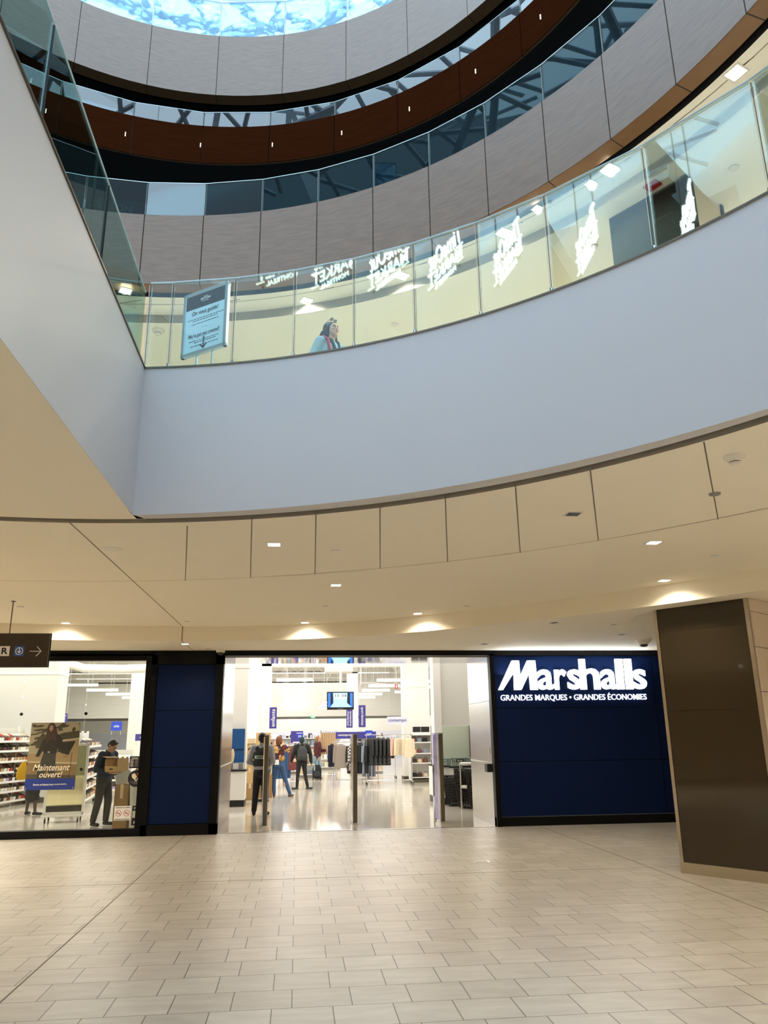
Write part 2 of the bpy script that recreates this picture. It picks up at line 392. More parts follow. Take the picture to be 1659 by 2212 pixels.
# ---------------------------------------------------------------- storefront
mb = MB()
mb.box((-16, SF-0.1, 3.27), (8.2, SF+0.12, 3.375), 'black_frame')      # header
mb.box((-2.83, SF-0.14, 0), (-2.72, SF+0.1, 3.28), 'black_frame'); mb.box((-1.60, SF-0.14, 0), (-1.45, SF+0.1, 3.28), 'black_frame')
mb.box((-2.83, SF-0.14, 0), (-1.45, SF+0.1, 0.19), 'black_frame'); mb.box((-2.83, SF-0.14, 3.1), (-1.45, SF+0.1, 3.3), 'black_frame')
mb.box((-16, SF-0.12, 0), (-2.83, SF+0.08, 0.13), 'black_frame'); mb.box((-16, SF-0.1, 3.18), (-2.83, SF+0.06, 3.3), 'black_frame')
mb.box((-2.95, SF-0.06, 0.1), (-2.83, SF+0.06, 3.2), 'black_frame')
st(mb, 'window_1')
def cladding(name, x0, x1, z0, z1, xs, zs, y):
    mb = MB(); mb.box((x0, y, z0), (x1, y+0.05, z1), 'navy_joint')
    X = [x0]+xs+[x1]; Z = [z0]+zs+[z1]
    for i in range(len(X)-1):
        for j in range(len(Z)-1):
            mb.box((X[i]+0.006, y-0.02, Z[j]+0.006), (X[i+1]-0.006, y+0.01, Z[j+1]-0.006), 'navy_panel')
    return st(mb, name, bevel=0.002)
cladding('wall_storefront_left', -2.72, -1.60, 0.19, 3.1, [], [1.19, 2.23], SF-0.08)
cladding('wall_storefront_right', 3.97, 8.2, 0.17, 3.27, [7.36], [1.19, 2.22], SF-0.02)
mb = MB(); mb.box((3.88, SF-0.1, 0), (3.97, SF+0.1, 3.3), 'black_frame'); mb.box((3.88, SF-0.06, 0), (8.2, SF+0.1, 0.165), 'black_frame')
mb.box((8.2, SF-0.1, 0), (12, SF+0.1, 3.4), 'black_frame'); st(mb, 'trim_6')
# entrance jambs and soffit in polished steel
mb = MB(); mb.box((3.88, SF+0.1, 0), (4.0, 17.75, 3.3), 'steel'); mb.box((3.872, SF+0.1, 1.16), (3.88, 17.75, 1.185), 'white'); mb.box((3.874, SF+0.1, 2.37), (3.88, 17.75, 2.376), 'steel_dark'); st(mb, 'wall_entrance_right')
mb = MB(); mb.box((-1.6, SF+0.1, 0), (-1.47, 18.6, 3.3), 'steel'); mb.box((-1.47, SF+0.1, 1.16), (-1.462, 18.6, 1.185), 'white'); st(mb, 'wall_entrance_left')
mm('mirror_soffit', (0.8, 0.8, 0.84), 0.05, 1.0)
mb = MB(); mb.box((-1.6, SF+0.1, 3.3), (4.0, 17.75, 3.36), 'mirror_soffit'); mb.tube([(-1.5, 16.05, 3.285), (3.88, 16.05, 3.285)], 0.012, 'steel_dark'); st(mb, 'ceiling_entrance')
mb = MB(); mb.box((3.80, 15.9, 0.99), (3.875, 16.12, 1.15), 'plastic_black'); tag(mb.build('door_closer_box', bevel=0.004), 'small black box fixed to the right steel jamb of the shop entrance', 'box'); mb = MB(); mb.box((3.85, 15.98, 1.34), (3.872, 16.0, 1.46), 'white')
tag(mb.build('door_pull_plate'), 'thin white vertical plate on the right steel jamb above the black box', 'plate')
# shop glass, left window panes
for i, x0 in enumerate((-2.95, -4.03, -5.21, -6.4, -7.6, -8.8, -10)):
    mb = MB(); x1 = x0-(1.08 if i == 0 else 1.18)
    mb.box((x1+0.004, SF-0.006, 0.13), (x0-0.004, SF+0.006, 3.19), 'shopglass')
    st(mb, 'window_%d' % (i+2))
# ---------------------------------------------------------------- upper levels
BC3 = (-2.58, 3.77); BR3 = 7.03; A4 = (-2.10, 6.25); R4 = 6.71; A5 = (-2.41, 8.17); R5 = 7.6
def panels(mb, c, r, z0, z1, seams, m, gap=0.010, th=0.04, sub=4):
    for a, b in zip(seams[:-1], seams[1:]):
        g = math.degrees(gap/2/r)
        solid_ring(mb, c, r, r+th, z0, z1, a+g, b-g, sub, m)
def fascia(name, c, r, z0, z1, seams, m, rim=0.24):
    seams = sorted(seams)
    mb = MB(); panels(mb, c, r, z0, z1, seams, m, gap=0.014)
    n = 96; a = [c2 for c2 in ring_pts(c, r+0.045, seams[0], seams[-1], n)]
    strip(mb, a, a, z0, z1, 'reveal_black')
    t0 = ring_pts(c, r, seams[0], seams[-1], n); t1 = ring_pts(c, r+0.3, seams[0], seams[-1], n); strip(mb, t0, t1, z1, z1, m); strip(mb, t1, t1, z1-0.25, z1, m)
    o = st(mb, name, smooth=True)
    mb = MB(); r0 = ring_pts(c, r+0.01, seams[0], seams[-1], n); r1 = ring_pts(c, r+rim, seams[0], seams[-1], n); r2 = ring_pts(c, r+rim+0.18, seams[0], seams[-1], n)
    strip(mb, r0, r1, z0-0.004, z0-0.004, 'brown_rim'); strip(mb, r1, r1, z0-0.004, z0+0.3, 'reveal_black'); strip(mb, r1, r2, z0+0.12, z0+0.12, 'reveal_black')
    for s in seams: 
        p, q = pol(c, r+0.01, s), pol(c, r+rim, s); seg(mb, p, q, z0-0.004, 0.012, 'reveal_black', 0.002)
    st(mb, 'trim_%d' % (7+int(z0)), smooth=True)
s3 = [89.9-7.6*i for i in range(-16, 17)]
fascia('wall_level_three', BC3, BR3, 8.5, 9.75, s3, 'stone')
fascia('wall_level_four', A4, R4, 12.62, 13.5, [90-11.4*i for i in range(-11, 12)], 'brown_band', rim=0.05)
s5 = [110-13.3*i*0.9 for i in range(-14, 17)]
s5 = [-35+360/29*i for i in range(21)]
fascia('wall_level_five', A5, R5, 17.0, 18.85, s5, 'stone', rim=0.3)
def slab(name, c, r0, r1, z, m, n=96):
    mb = MB(); strip(mb, ring_pts(c, r0, -33, 213, n), ring_pts(c, r1, -33, 213, n), z, z, m); return st(mb, name)
# level two ceiling (upper ring, small drop, lower ring) and its outer wall
LC = (-2.97, 3.39); LR = 8.27
inn = ring_pts(BC3, BR3+0.30, -30, 210, 120); drp = ring_pts(LC, LR, -30, 210, 120)
mb = MB(); strip(mb, inn, drp, 8.45, 8.45, 'ceiling_upper'); strip(mb, inn, inn, 8.45, 8.9, 'reveal_black')
strip(mb, drp, drp, 8.45, 8.30, 'reveal_shaded'); strip(mb, drp, ring_pts(LC, 17, -30, 210, 120), 8.30, 8.30, 'ceiling_upper'); st(mb, 'ceiling_level_two')
mb = MB()
J = ring_pts(LC, LR-0.32, -30, 210, 120); J2 = ring_pts(LC, LR-0.329, -30, 210, 120); strip(mb, J, J2, 8.447, 8.447, 'joint')
for a in range(-30, 210, 12): seg(mb, pol(BC3, BR3+0.4, a), pol(LC, LR-0.32, a+0.3), 8.45)
st(mb, 'trim_30')
mb = MB(); a = ring_pts(LC, 16.5, -180, 180, 96); strip(mb, a, a, 4.85, 8.3, 'beige_wall'); st(mb, 'wall_level_two_outer')
# dark shop block on level two
mb = MB(); mb.box((0, 0, 4.85), (1.02, 0.12, 8.3), 'shop_dark')
mb.box((-0.09, -0.02, 4.85), (0.0, 0.14, 8.3), 'dark_ceiling')
blk = mb.build('wall_level_two_shop', kind='structure', loc=(4.67, 7.59, 0), rz=math.atan2(0.84, -0.57))
mb = MB(); mb.box((0, 0, 4.85), (0.72, 0.05, 8.3), 'beige_wall'); mb.box((0.72, -0.02, 4.85), (0.78, 0.1, 8.3), 'dark_ceiling'); mb.build('wall_level_two_shop.001', kind='structure', loc=(4.70, 7.60, 0), rz=math.atan2(0.27, 0.47))
# levels three and four interiors
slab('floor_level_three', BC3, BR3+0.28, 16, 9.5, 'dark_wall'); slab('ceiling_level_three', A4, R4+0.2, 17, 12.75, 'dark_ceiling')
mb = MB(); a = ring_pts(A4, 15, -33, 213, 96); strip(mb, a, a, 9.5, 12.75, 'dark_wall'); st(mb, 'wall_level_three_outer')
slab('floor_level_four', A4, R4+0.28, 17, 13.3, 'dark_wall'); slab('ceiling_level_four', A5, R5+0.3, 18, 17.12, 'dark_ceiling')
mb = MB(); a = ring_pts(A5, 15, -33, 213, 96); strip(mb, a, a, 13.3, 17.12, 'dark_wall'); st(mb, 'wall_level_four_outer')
slab('floor_level_five', A5, R5+0.28, 20, 18.7, 'slab_white')
mb = MB(); a = ring_pts(A5, 19, -33, 213, 96); strip(mb, a, a, 18.7, 21.0, 'slab_white'); st(mb, 'wall_level_five_outer')
# skylight steel lattice
mb = MB()
for k in range(-9, 10):
    for sgn in (1, -1):
        a = Vector((-2.4+k*2.1-9*sgn*0.45, -1.5, 22.6)); b = Vector((-2.4+k*2.1+9*sgn*0.45+sgn*3, 21.5, 23.6)); mb.tube([a, (a+b)/2+Vector((0, 0, 1.0)), b], 0.09, 'sky_steel', 6)
for k in range(8): mb.tube([(-16, 1+k*2.8, 22.9+0.5*math.sin(k)), (11, 1.6+k*2.8, 23.1)], 0.16, 'sky_steel', 6)
for k in range(46):
    x, y = -13+random.random()*21, 2+random.random()*18; an = random.choice((0.9, 1.15, 2.0, 2.3))+random.random()*0.2; L = 1.2+random.random()*1.6
    mb.box((-L, -0.11, 0), (L, 0.11, 0.04), 'sky_steel', Matrix.Translation((x, y, 23.9)) @ Matrix.Rotation(an, 4, 'Z') @ Matrix.Rotation(0.3, 4, 'X'))
st(mb, 'window_skylight')
# ---------------------------------------------------------------- balustrades
def balustrade(name, c, r, z0, z1, seams, m, label, edge='glass_edge', rail=True, gap=0.03, th=0.014, clamps=True):
    root = empty(name, (c[0], c[1], z0), 0, label, 'balustrade')
    for a, b in zip(seams[:-1], seams[1:]):
        P = Vector(pol((0, 0), r, a)); Q = Vector(pol((0, 0), r, b)); d = (Q-P).normalized(); n = Vector((d.y, -d.x))
        if n.dot(P) > 0: n = -n
        p = P+d*gap/2; q = Q-d*gap/2; t = -n*th
        mb = MB(); mb.prism([tuple(p), tuple(q), tuple(q+t), tuple(p+t)], 0, z1-z0, 'glass_boosted_reflection' if z0 == 9.75 and abs(a-89.9) < 0.1 else m); mb.build('glass_panel', root)
    # stainless joints between the panes and a polished top edge
    for a in seams:
        mb = MB(); x, y = pol((0, 0), r+0.007, a); mb.tube([(x, y, 0), (x, y, z1-z0-0.02)], 0.004, 'joint_grey', 6)
        for s_ in (-1, 1): x, y = pol((0, 0), r+0.007, a+s_*math.degrees(0.0125/r)); mb.tube([(x, y, 0), (x, y, z1-z0-0.01)], 0.003, 'edge_pale', 5)
        mb.build('joint_strip', root)
    mb = MB()
    mb.tube([(*pol((0, 0), r+0.004, a), z1-z0+0.004) for a in seams], 0.008, 'silver_frame', 6); mb.build('edge_trim', root)
    if clamps:
        for a in seams:
            mb = MB(); x, y = pol((0, 0), r+0.004, a); mb.tube([(x, y, 0.0), (x, y, 0.05)], 0.014, 'steel', 8); mb.build('base_clamp', root)
    return root
fs = [82.68, 80.61, 74.90, 69.35, 63.90, 58.50, 52.86, 47.11, 39.45, 31.9, 24, 15, 6, -4, -14, -24, -35, -46, -57, -68, -80]
balustrade('glass_balustrade', FC, FR+0.03, Z2, 6.04, fs, 'balustrade', 'clear glass balustrade curving above the white level-two fascia')
root = empty('glass_balustrade', (XL-0.03, 0, Z2), 0, 'tinted glass balustrade on the straight white fascia at the left edge', 'balustrade')
ys = [6.72, 5.19, 3.79, 2.35, 0.9, -0.6, -2.1, -3.6]
for a, b in zip(ys[:-1], ys[1:]):
    mb = MB(); mb.box((0, b+0.012, 0), (0.008, a-0.012, 0.90 - 0.16), 'glass_left'); mb.build('glass_panel', root)
for y in ys[1:]:
    mb = MB(); mb.tube([(0.007, y, 0), (0.007, y, 0.72)], 0.012, 'plastic_black', 6); mb.build('joint_strip', root)
mb = MB(); mb.tube([(0.007, ys[0], 0.745), (0.007, ys[-1], 0.745)], 0.007, 'silver_frame', 6); mb.build('edge_trim', root)
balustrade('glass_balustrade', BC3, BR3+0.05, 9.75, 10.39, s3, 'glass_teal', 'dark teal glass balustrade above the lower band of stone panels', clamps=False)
balustrade('glass_balustrade', A4, R4+0.05, 13.5, 13.87, [90-11.4*i for i in range(-11, 12)], 'glass_upper', 'narrow glass balustrade above the dark brown curved band', clamps=False)
balustrade('glass_balustrade', A5, R5+0.05, 18.85, 20.0, s5, 'glass_sky', 'bright blue-white glass balustrade at the very top under the skylight', clamps=False)
# ================================================================ CEILING FITTINGS
def down(x, y, z, label, rnd=False, size=0.15, power=30, lens='lens', rz=0.0, color=WARM, spot=150):
    root = empty('downlight', (x, y, z), rz, label, 'ceiling light', 'recessed ceiling lights')
    mb = MB(); s = size/2
    if rnd: mb.lathe([(s, -0.004), (s, 0.0), (s*0.78, 0.0), (s*0.78, -0.004)], 'plastic_white', n=24)
    else:
        for a, b in (((-s, -s), (s, -s*0.8)), ((-s, s*0.8), (s, s)), ((-s, -s*0.8), (-s*0.8, s*0.8)), ((s*0.8, -s*0.8), (s, s*0.8))):
            mb.box((a[0], a[1], -0.005), (b[0], b[1], 0.0), 'plastic_white')
    mb.build('trim_ring', root)
    mb = MB(); t = s*0.78
    if rnd: mb.lathe([(t, -0.003), (t, -0.0005)], lens, n=24)
    else: mb.box((-t, -t, -0.0035), (t, t, -0.0005), lens)
    mb.build('lens', root)
    if power: lamp('lamp', 'SPOT', (0, 0, -0.02), power, color, root, spot_size=math.radians(spot), spot_blend=0.6, shadow_soft_size=0.05)
    return root
DP = 38
for x, y, l in ((-0.27, 7.74, 'square ceiling light in the curved panel ring left of centre'), (0.47, 9.95, 'square ceiling light just outside the ring joint at centre'),
    (0.10, 13.47, 'square ceiling light at the bulkhead above the shop entrance'), (-3.95, 13.62, 'square ceiling light at the bulkhead near the hanging sign'),
    (1.92, 12.36, 'square ceiling light casting a scallop on the bulkhead right of the entrance'), (3.65, 7.42, 'large square ceiling light on the right, nearest the viewer'),
    (4.72, 9.42, 'square ceiling light above the dark column')):
    down(x, y, ZC, l, power=DP)
down(2.43, 6.42, ZC, 'unlit square ceiling light in the panel ring on the right', power=0, lens='steel')
for x, y, l in ((-2.06, 14.45, 'square light in the lower soffit over the navy panel'),):
    down(x, y, ZS, l, power=45, size=0.14)
for x, y, l, sz in ((3.91, 11.52, 'round soffit light farthest left of the three before the sign wall', 0.16), (4.95, 11.71, 'small round soffit light near the dark column', 0.09), (5.60, 12.95, 'round soffit light closest to the smoke detector over the sign wall', 0.16), (3.51, 14.43, 'round soffit light above the right entrance jamb', 0.15)):
    down(x, y, ZS, l, rnd=True, power=45, size=sz)
for i, (x, y) in enumerate(((-6.5, 10), (-6.5, 13.2), (-9.5, 6), (-9.5, 11), (-8, 1), (-6, -5), (5.5, 1.5), (6.5, 5), (8.5, 8), (6, -4), (1, -8), (-3, -8), (9.5, 12), (9.8, 2), (7.4, 8.2), (7.6, 10.5), (6.5, 8.7))):  # unseen downlights added to brighten the ceiling and the column side
    down(x, y, ZC if y < 12.5 else ZS, 'added square fill light outside the picture', power=DP*(5 if x == 6.5 and y == 8.7 else 11.5))
# sprinkler cover plates, speaker, detectors
for x, y, z, l, r in ((0.37, 7.99, ZC, 'round white sprinkler cover in the panel ring beside the square light', 0.055), (0.39, 11.66, ZC, 'small sprinkler cover above the middle of the entrance', 0.045), (-1.9, 13.36, ZC, 'sprinkler cover beside the straight ceiling joint', 0.045),
    (2.56, 11.58, ZC, 'sprinkler cover left of the lit bulkhead on the right', 0.045), (3.4, 5.74, ZC, 'dark round sprinkler cover at the joint below the smoke detector', 0.045), (4.62, 7.97, ZC, 'sprinkler cover between the two right-hand square lights', 0.045), (-4.11, 11.86, ZC, 'sprinkler cover next to the rod of the hanging sign', 0.05), (-1.73, 15.24, ZS, 'sprinkler cover in the soffit over the navy panel', 0.04)):
    mb = MB(); mb.lathe([(r, -0.012), (r, -0.002), (r*1.12, 0)], 'plastic_grey' if 'dark' in l else 'plastic_white', n=24)
    tag(mb.build('sprinkler_cover', loc=(x, y, z)), l, 'sprinkler', 'sprinkler covers')
mb = MB(); mb.lathe([(0.11, -0.006), (0.115, 0)], 'ceiling_cream', n=32); mb.lathe([(0.085, -0.009), (0.09, -0.006)], 'plastic_white', n=32)
tag(mb.build('ceiling_speaker', loc=(-1.94, 8.04, ZC)), 'round cream ceiling speaker left of the corner of the white slab', 'speaker')
def detector(x, y, z, l, s=1.0, dark=False):
    root = empty('smoke_detector', (x, y, z), 0, l, 'smoke detector')
    mb = MB(); mb.lathe([(0.05*s, -0.03*s), (0.068*s, -0.02*s), (0.075*s, 0)], 'plastic_white', n=28); mb.build('base', root, smooth=True)
    mb = MB(); mb.lathe([(0.018*s, -0.066*s), (0.036*s, -0.06*s), (0.04*s, -0.05*s)], 'plastic_black' if dark else 'plastic_white', n=28)
    mb.lathe([(0.036*s, -0.05*s), (0.036*s, -0.044*s)], 'plastic_black', n=28); mb.lathe([(0.042*s, -0.044*s), (0.05*s, -0.03*s)], 'plastic_white', n=28); mb.build('sensor_head', root, smooth=True)
detector(3.07, 4.87, ZC, 'white round smoke detector in the ceiling at the right edge')
detector(6.36, 13.78, ZS, 'large two-tier smoke detector above the sign beside the dark column', 1.9, True)
root = empty('security_camera', (-1.52, 15.5, ZS), 0, 'white dome camera on the soffit at the left corner of the entrance', 'security camera')
mb = MB(); mb.lathe([(0.085, -0.05), (0.09, -0.01), (0.09, 0)], 'plastic_white', n=28); mb.build('base', root, smooth=True)
mb = MB(); mb.lathe([(0.01, -0.11), (0.04, -0.095), (0.058, -0.07), (0.062, -0.05)], 'plastic_black', n=28); mb.build('dome', root, smooth=True)
# level-two ceiling lights and discs
for x, y, l in ((0.02, 10.99, 'square upstairs ceiling light above the woman on the balcony'), (1.47, 10.16, 'square upstairs ceiling light behind the second glowing reflection'), (2.73, 8.98, 'square upstairs ceiling light between the middle reflections'), (3.72, 7.63, 'bright square upstairs ceiling light left of the dark shop wall'), (4.5, 6.1, 'upstairs ceiling light at the top right corner'), (3.05, 8.44, 'small upstairs ceiling light near the fourth glass pane'), (-2.79, 10.95, 'upstairs ceiling light seen through the left corner glass'), (3.58, 7.9, 'tiny upstairs ceiling light beside the bright square one')):
    down(x, y, 8.45 if math.hypot(x-LC[0], y-LC[1]) < LR else 8.30, l, size=0.13 if ('small' in l or 'tiny' in l) else 0.2, power=(35 if x > 3.4 and x < 3.9 else 150), rz=0.4, color=(1, 0.93, 0.76))
for i in range(6):
    a = 110+i*20; down(LC[0]+10.5*math.cos(math.radians(a)), LC[1]+10.5*math.sin(math.radians(a)), 8.30, 'upstairs ceiling light on the far side, outside the picture', power=420, size=0.2, color=(1, 0.93, 0.76))
for x, y in ((1.5, 14), (5.5, 12), (8, 9), (9, 5)):
    down(x, y, 8.30, 'upstairs ceiling light hidden above the balcony', power=460, size=0.2, color=(1, 0.93, 0.76))
for x, y, l in ((1.49, 11.33, 'upstairs sprinkler cover right of the woman'), (4.02, 8.97, 'upstairs sprinkler cover left of the dark shop wall'), (5.14, 7.29, 'upstairs sprinkler cover right of the dark shop wall'),):
    mb = MB(); mb.lathe([(0.06, -0.015), (0.06, -0.002), (0.068, 0)], 'plastic_white', n=24); tag(mb.build('sprinkler_cover', loc=(x, y, 8.30)), l, 'sprinkler', 'sprinkler covers')
detector(-2.44, 11.87, 8.30, 'small white smoke detector upstairs behind the poster stand', 1.4)
mb = MB(); mb.box((-0.07, -0.09, -0.03), (0.07, 0.09, 0), 'red'); tag(mb.build('fire_alarm', bevel=0.004, loc=(4.28, 7.67, 8.30), rz=0.5), 'small red fire alarm box on the upstairs ceiling', 'fire alarm')
# lights on the dark upper levels
for i in range(30):
    a = 12+12.2*i; p = pol(A4, R4-0.008, a+5)
    mb = MB()
    for k in range(3): mb.box((-0.008, -0.006, 0.035*k), (0.008, 0.006, 0.035*k+0.02), 'lens_soft')
    if 15 < a % 360 < 165: tag(mb.build('fascia_light', loc=(p[0], p[1], 12.98), rz=math.radians(a+95)), 'tiny white slit light set in the dark brown curved band', 'light', 'slit lights in the brown band')
for x, y, z, l in ((4.9, 11.5, 12.72, 'bright spot seen on the third-level ceiling behind teal glass'), (5.6, 10.6, 12.72, 'right-hand bright spot on the third-level ceiling'), (3.6, 13.2, 12.72, 'left-hand spot on the third-level ceiling'), (1.9, 14.3, 12.72, 'spot on the third-level ceiling, farthest left'), (6.4, 9.2, 12.72, 'spot on the third-level ceiling nearest the top right'),
    (1.85, 14.6, 17.1, 'round white lamp behind the narrow upper glass, left one'), (4.0, 13.9, 17.1, 'round white lamp behind the narrow upper glass, middle one'), (5.8, 13.1, 17.1, 'round white lamp behind the narrow upper glass, right one')):
    down(x, y, z, l, rnd=True, size=0.22, power=30, color=(1, 0.95, 0.85))
# letters behind the teal glass
root = empty('shop_lettering', (-3.32, 11.25, 9.5), math.radians(8), 'pale capital letters on a dark panel behind the teal glass, upper left', 'sign')
mb = MB(); mb.box((-1.1, 0, 0), (1.1, 0.05, 0.86), 'dark_wall'); mb.build('panel', root)
me = text_mesh('NT SIMON', 'print_white', w=0.86, h=0.16, ext=0.01, off=0.01); o = bpy.data.objects.new('lettering', me); COL.objects.link(o); o.parent = root; o.matrix_local = Matrix.Translation((0, -0.012, 0.68)) @ FRONT
# ================================================================ NEON SIGN hung in the atrium (seen mirrored in the balustrade)
root = empty('neon_sign', (-2.85, 3.14, 9.0), 0, 'white neon market sign hanging in the atrium, seen mirrored in the balustrade panes', 'neon sign')
BACK = Matrix(((-1, 0, 0), (0, 0, 1), (0, 1, 0))).to_4x4()    # faces +Y
for nm, s, dz, w_, h_, sh in (('script_lettering', 'TimeOut', 0.27, 0.95, 0.34, 0.25), ('market_lettering', 'MARKET', -0.06, 0.98, 0.2, 0), ('city_lettering', 'MONTREAL', -0.26, 0.62, 0.09, 0)):
    me = text_mesh(s, 'neon', w=w_, h=h_, ext=0.012, off=0.003 if dz > -0.1 else 0, shear=sh); o = bpy.data.objects.new(nm, me); COL.objects.link(o)
    o.parent = root; o.matrix_local = Matrix.Translation((0, 0.02, dz)) @ BACK
for nm, a, b in (('tube_left', (0.52, 0.02, -0.20), (0.36, 0.02, -0.20)), ('tube_right', (-0.36, 0.02, -0.20), (-0.52, 0.02, -0.20)), ('tube_top_left', (0.53, 0.02, 0.06), (0.36, 0.02, 0.06)), ('tube_top_right', (-0.40, 0.02, 0.06), (-0.53, 0.02, 0.06))):
    mb = MB(); mb.tube([a, b], 0.014, 'neon', 8); mb.build(nm, root)
mb = MB(); [mb.box((-0.5, -0.01, z), (0.5, 0.005, z+0.015), 'steel_dark') for z in (-0.22, 0.08)]; [mb.box((x, -0.01, -0.3), (x+0.015, 0.005, 14), 'steel_dark') for x in (-0.4, 0.385)]; mb.build('hanging_frame', root)
# ================================================================ HANGING DIRECTION SIGN
root = empty('hanging_sign', (-3.48, 11.35, 2.70), 0, 'dark brown direction sign with white arrow hanging from the ceiling at left', 'direction sign')
mb = MB(); mb.box((-2.4, 0, 0), (0, 0.06, 0.47), 'sign_brown'); mb.box((-0.006, -0.003, -0.003), (0.0, 0.063, 0.473), 'plastic_grey'); mb.build('panel', root, bevel=0.002)
for x in (-0.57, -2.0):
    mb = MB(); mb.tube([(x, 0.03, 0.47), (x, 0.03, ZC-2.70)], 0.008, 'steel_dark', 8); mb.lathe([(0.03, -0.01), (0.03, 0)], 'steel_dark', (x, 0.03, ZC-2.70)); mb.build('rod', root)
mb = MB(); mb.box((-0.66, -0.004, 0.155), (-0.53, 0.0, 0.29), 'print_white'); mb.build('railway_pictogram', root)
text('railway_letter', 'R', 'print_black', (-0.592, -0.006, 0.225), root, w=0.085, h=0.09, ext=0.001, off=0.03)
mb = MB(); mb.box((-0.66, -0.0065, 0.2), (-0.53, -0.004, 0.208), 'print_white'); mb.build('pictogram_line', root)
mb = MB(); mb.box((-0.465, -0.004, 0.155), (-0.335, 0.0, 0.29), 'sign_blue'); ot = root
mb.build('metro_pictogram', root)
mb = MB(); n = 28
C_ = [(-0.40+0.052*math.cos(2*pi*k/n), 0.222+0.052*math.sin(2*pi*k/n)) for k in range(n+1)]; D_ = [(-0.40+0.043*math.cos(2*pi*k/n), 0.222+0.043*math.sin(2*pi*k/n)) for k in range(n+1)]
mb.add([(x, -0.005, z) for x, z in C_]+[(x, -0.005, z) for x, z in D_], [(i, i+1, n+2+i, n+1+i) for i in range(n)], 'print_white')
mb.box((-0.405, -0.0055, 0.20), (-0.395, -0.004, 0.262), 'print_white'); mb.poly([(-0.43, 0.222), (-0.40, 0.19), (-0.37, 0.222), (-0.382, 0.226), (-0.40, 0.207), (-0.418, 0.226)], 'print_white', mx=Matrix.Translation((0, -0.006, 0))); mb.build('metro_symbol', root)
mb = MB(); mb.box((-0.26, -0.004, 0.216), (-0.10, 0, 0.224), 'print_white')
for s_ in (1, -1): mb.poly([(-0.10, 0.22), (-0.165, 0.22+s_*0.072), (-0.172, 0.22+s_*0.066), (-0.112, 0.22)], 'print_white', mx=Matrix.Translation((0, -0.004, 0)))
mb.build('arrow', root)
# ================================================================ SHOP SIGN
root = empty('shop_sign', (5.6, SF-0.05, 2.3), 0, 'glowing white illuminated store name with slogan on the navy panel wall', 'shop sign')
for ch, u0, u1, vt in (('a', 436, 603, 212), ('r', 603, 727, 212), ('s', 727, 864, 212), ('h', 848, 1050, 108), ('a', 1050, 1216, 212), ('l', 1200, 1286, 108), ('l', 1289, 1374, 108), ('s', 1366, 1506, 212)):
    x0, x1 = -1.706+u0*0.0021945, -1.706+u1*0.0021945; zt = 0.275+(415-vt)*0.00202
    t = text('letter', ch, 'letter_white', ((x0+x1)/2, -0.03, (0.275+zt)/2), root, w=x1-x0-(0.034 if ch == 'l' else 0.022), h=zt-0.275, ext=0.03, off=0.02)
mb = MB()   # custom slanted M
Mp = [(-1.565, 0.275), (-1.255, 0.865), (-1.10, 0.865), (-1.095, 0.55), (-0.93, 0.865), (-0.76, 0.865), (-0.735, 0.275), (-0.895, 0.275), (-0.905, 0.60), (-1.085, 0.275), (-1.235, 0.275), (-1.225, 0.62), (-1.47, 0.275)]
mb.poly([(x, z) for x, z in Mp], 'letter_white', d=0.06, mx=Matrix.Translation((0, -0.06, 0))); mb.build('initial_letter', root, bevel=0.006)
text('slogan', 'GRANDES MARQUES \u2022 GRANDES \u00c9CONOMIES', 'letter_white', (0.02, -0.02, 0.13), root, w=3.08, h=0.165, ext=0.012, off=0.003)
lamp('letter_glow', 'AREA', (0, -0.14, 0.57), 14, (0.9, 0.96, 1.0), root, (math.radians(180), 0, 0), shape='RECTANGLE', size=3.0, size_y=0.1)
# ================================================================ COLUMN
root = empty('clad_column', (4.93, 10.25, 0), math.atan2(9.2-10.25, 5.69-4.93), 'dark bronze glass column with steel corner strips at the right edge', 'column')
Lc = math.hypot(0.76, 1.05)
mb = MB(); mb.box((0.0, 0.02, 0), (Lc, 1.2, ZS+0.3), 'dark_ceiling'); mb.build('core', root)
zz = [0.13, 2.0, 3.05, ZS]
mb = MB()
for a, b in zip(zz[:-1], zz[1:]): mb.box((0.045, 0.0, a+0.002), (Lc-0.05, 0.02, b-0.002), 'bronze_glass')
mb.build('glass_cladding', root)
for x0, x1 in ((-0.005, 0.043), (Lc-0.048, Lc+0.005)):
    mb = MB(); mb.box((x0, -0.012, 0.0), (x1, 0.03, ZS), 'bronze_steel'); mb.build('corner_strip', root, bevel=0.003)
mb = MB(); mb.box((-0.01, -0.02, 0), (Lc+0.012, 0.02, 0.13), 'bronze_steel'); mb.build('base_plate', root, bevel=0.003)
mb = MB()
zz = [0.13, 0.9, 1.55, 2.2, 2.75, 3.2, ZS]
for a, b in zip(zz[:-1], zz[1:]): mb.box((Lc, 0.03, a+0.004), (Lc+0.022, 1.2, b-0.004), 'beige_wall')
mb.build('side_cladding', root)
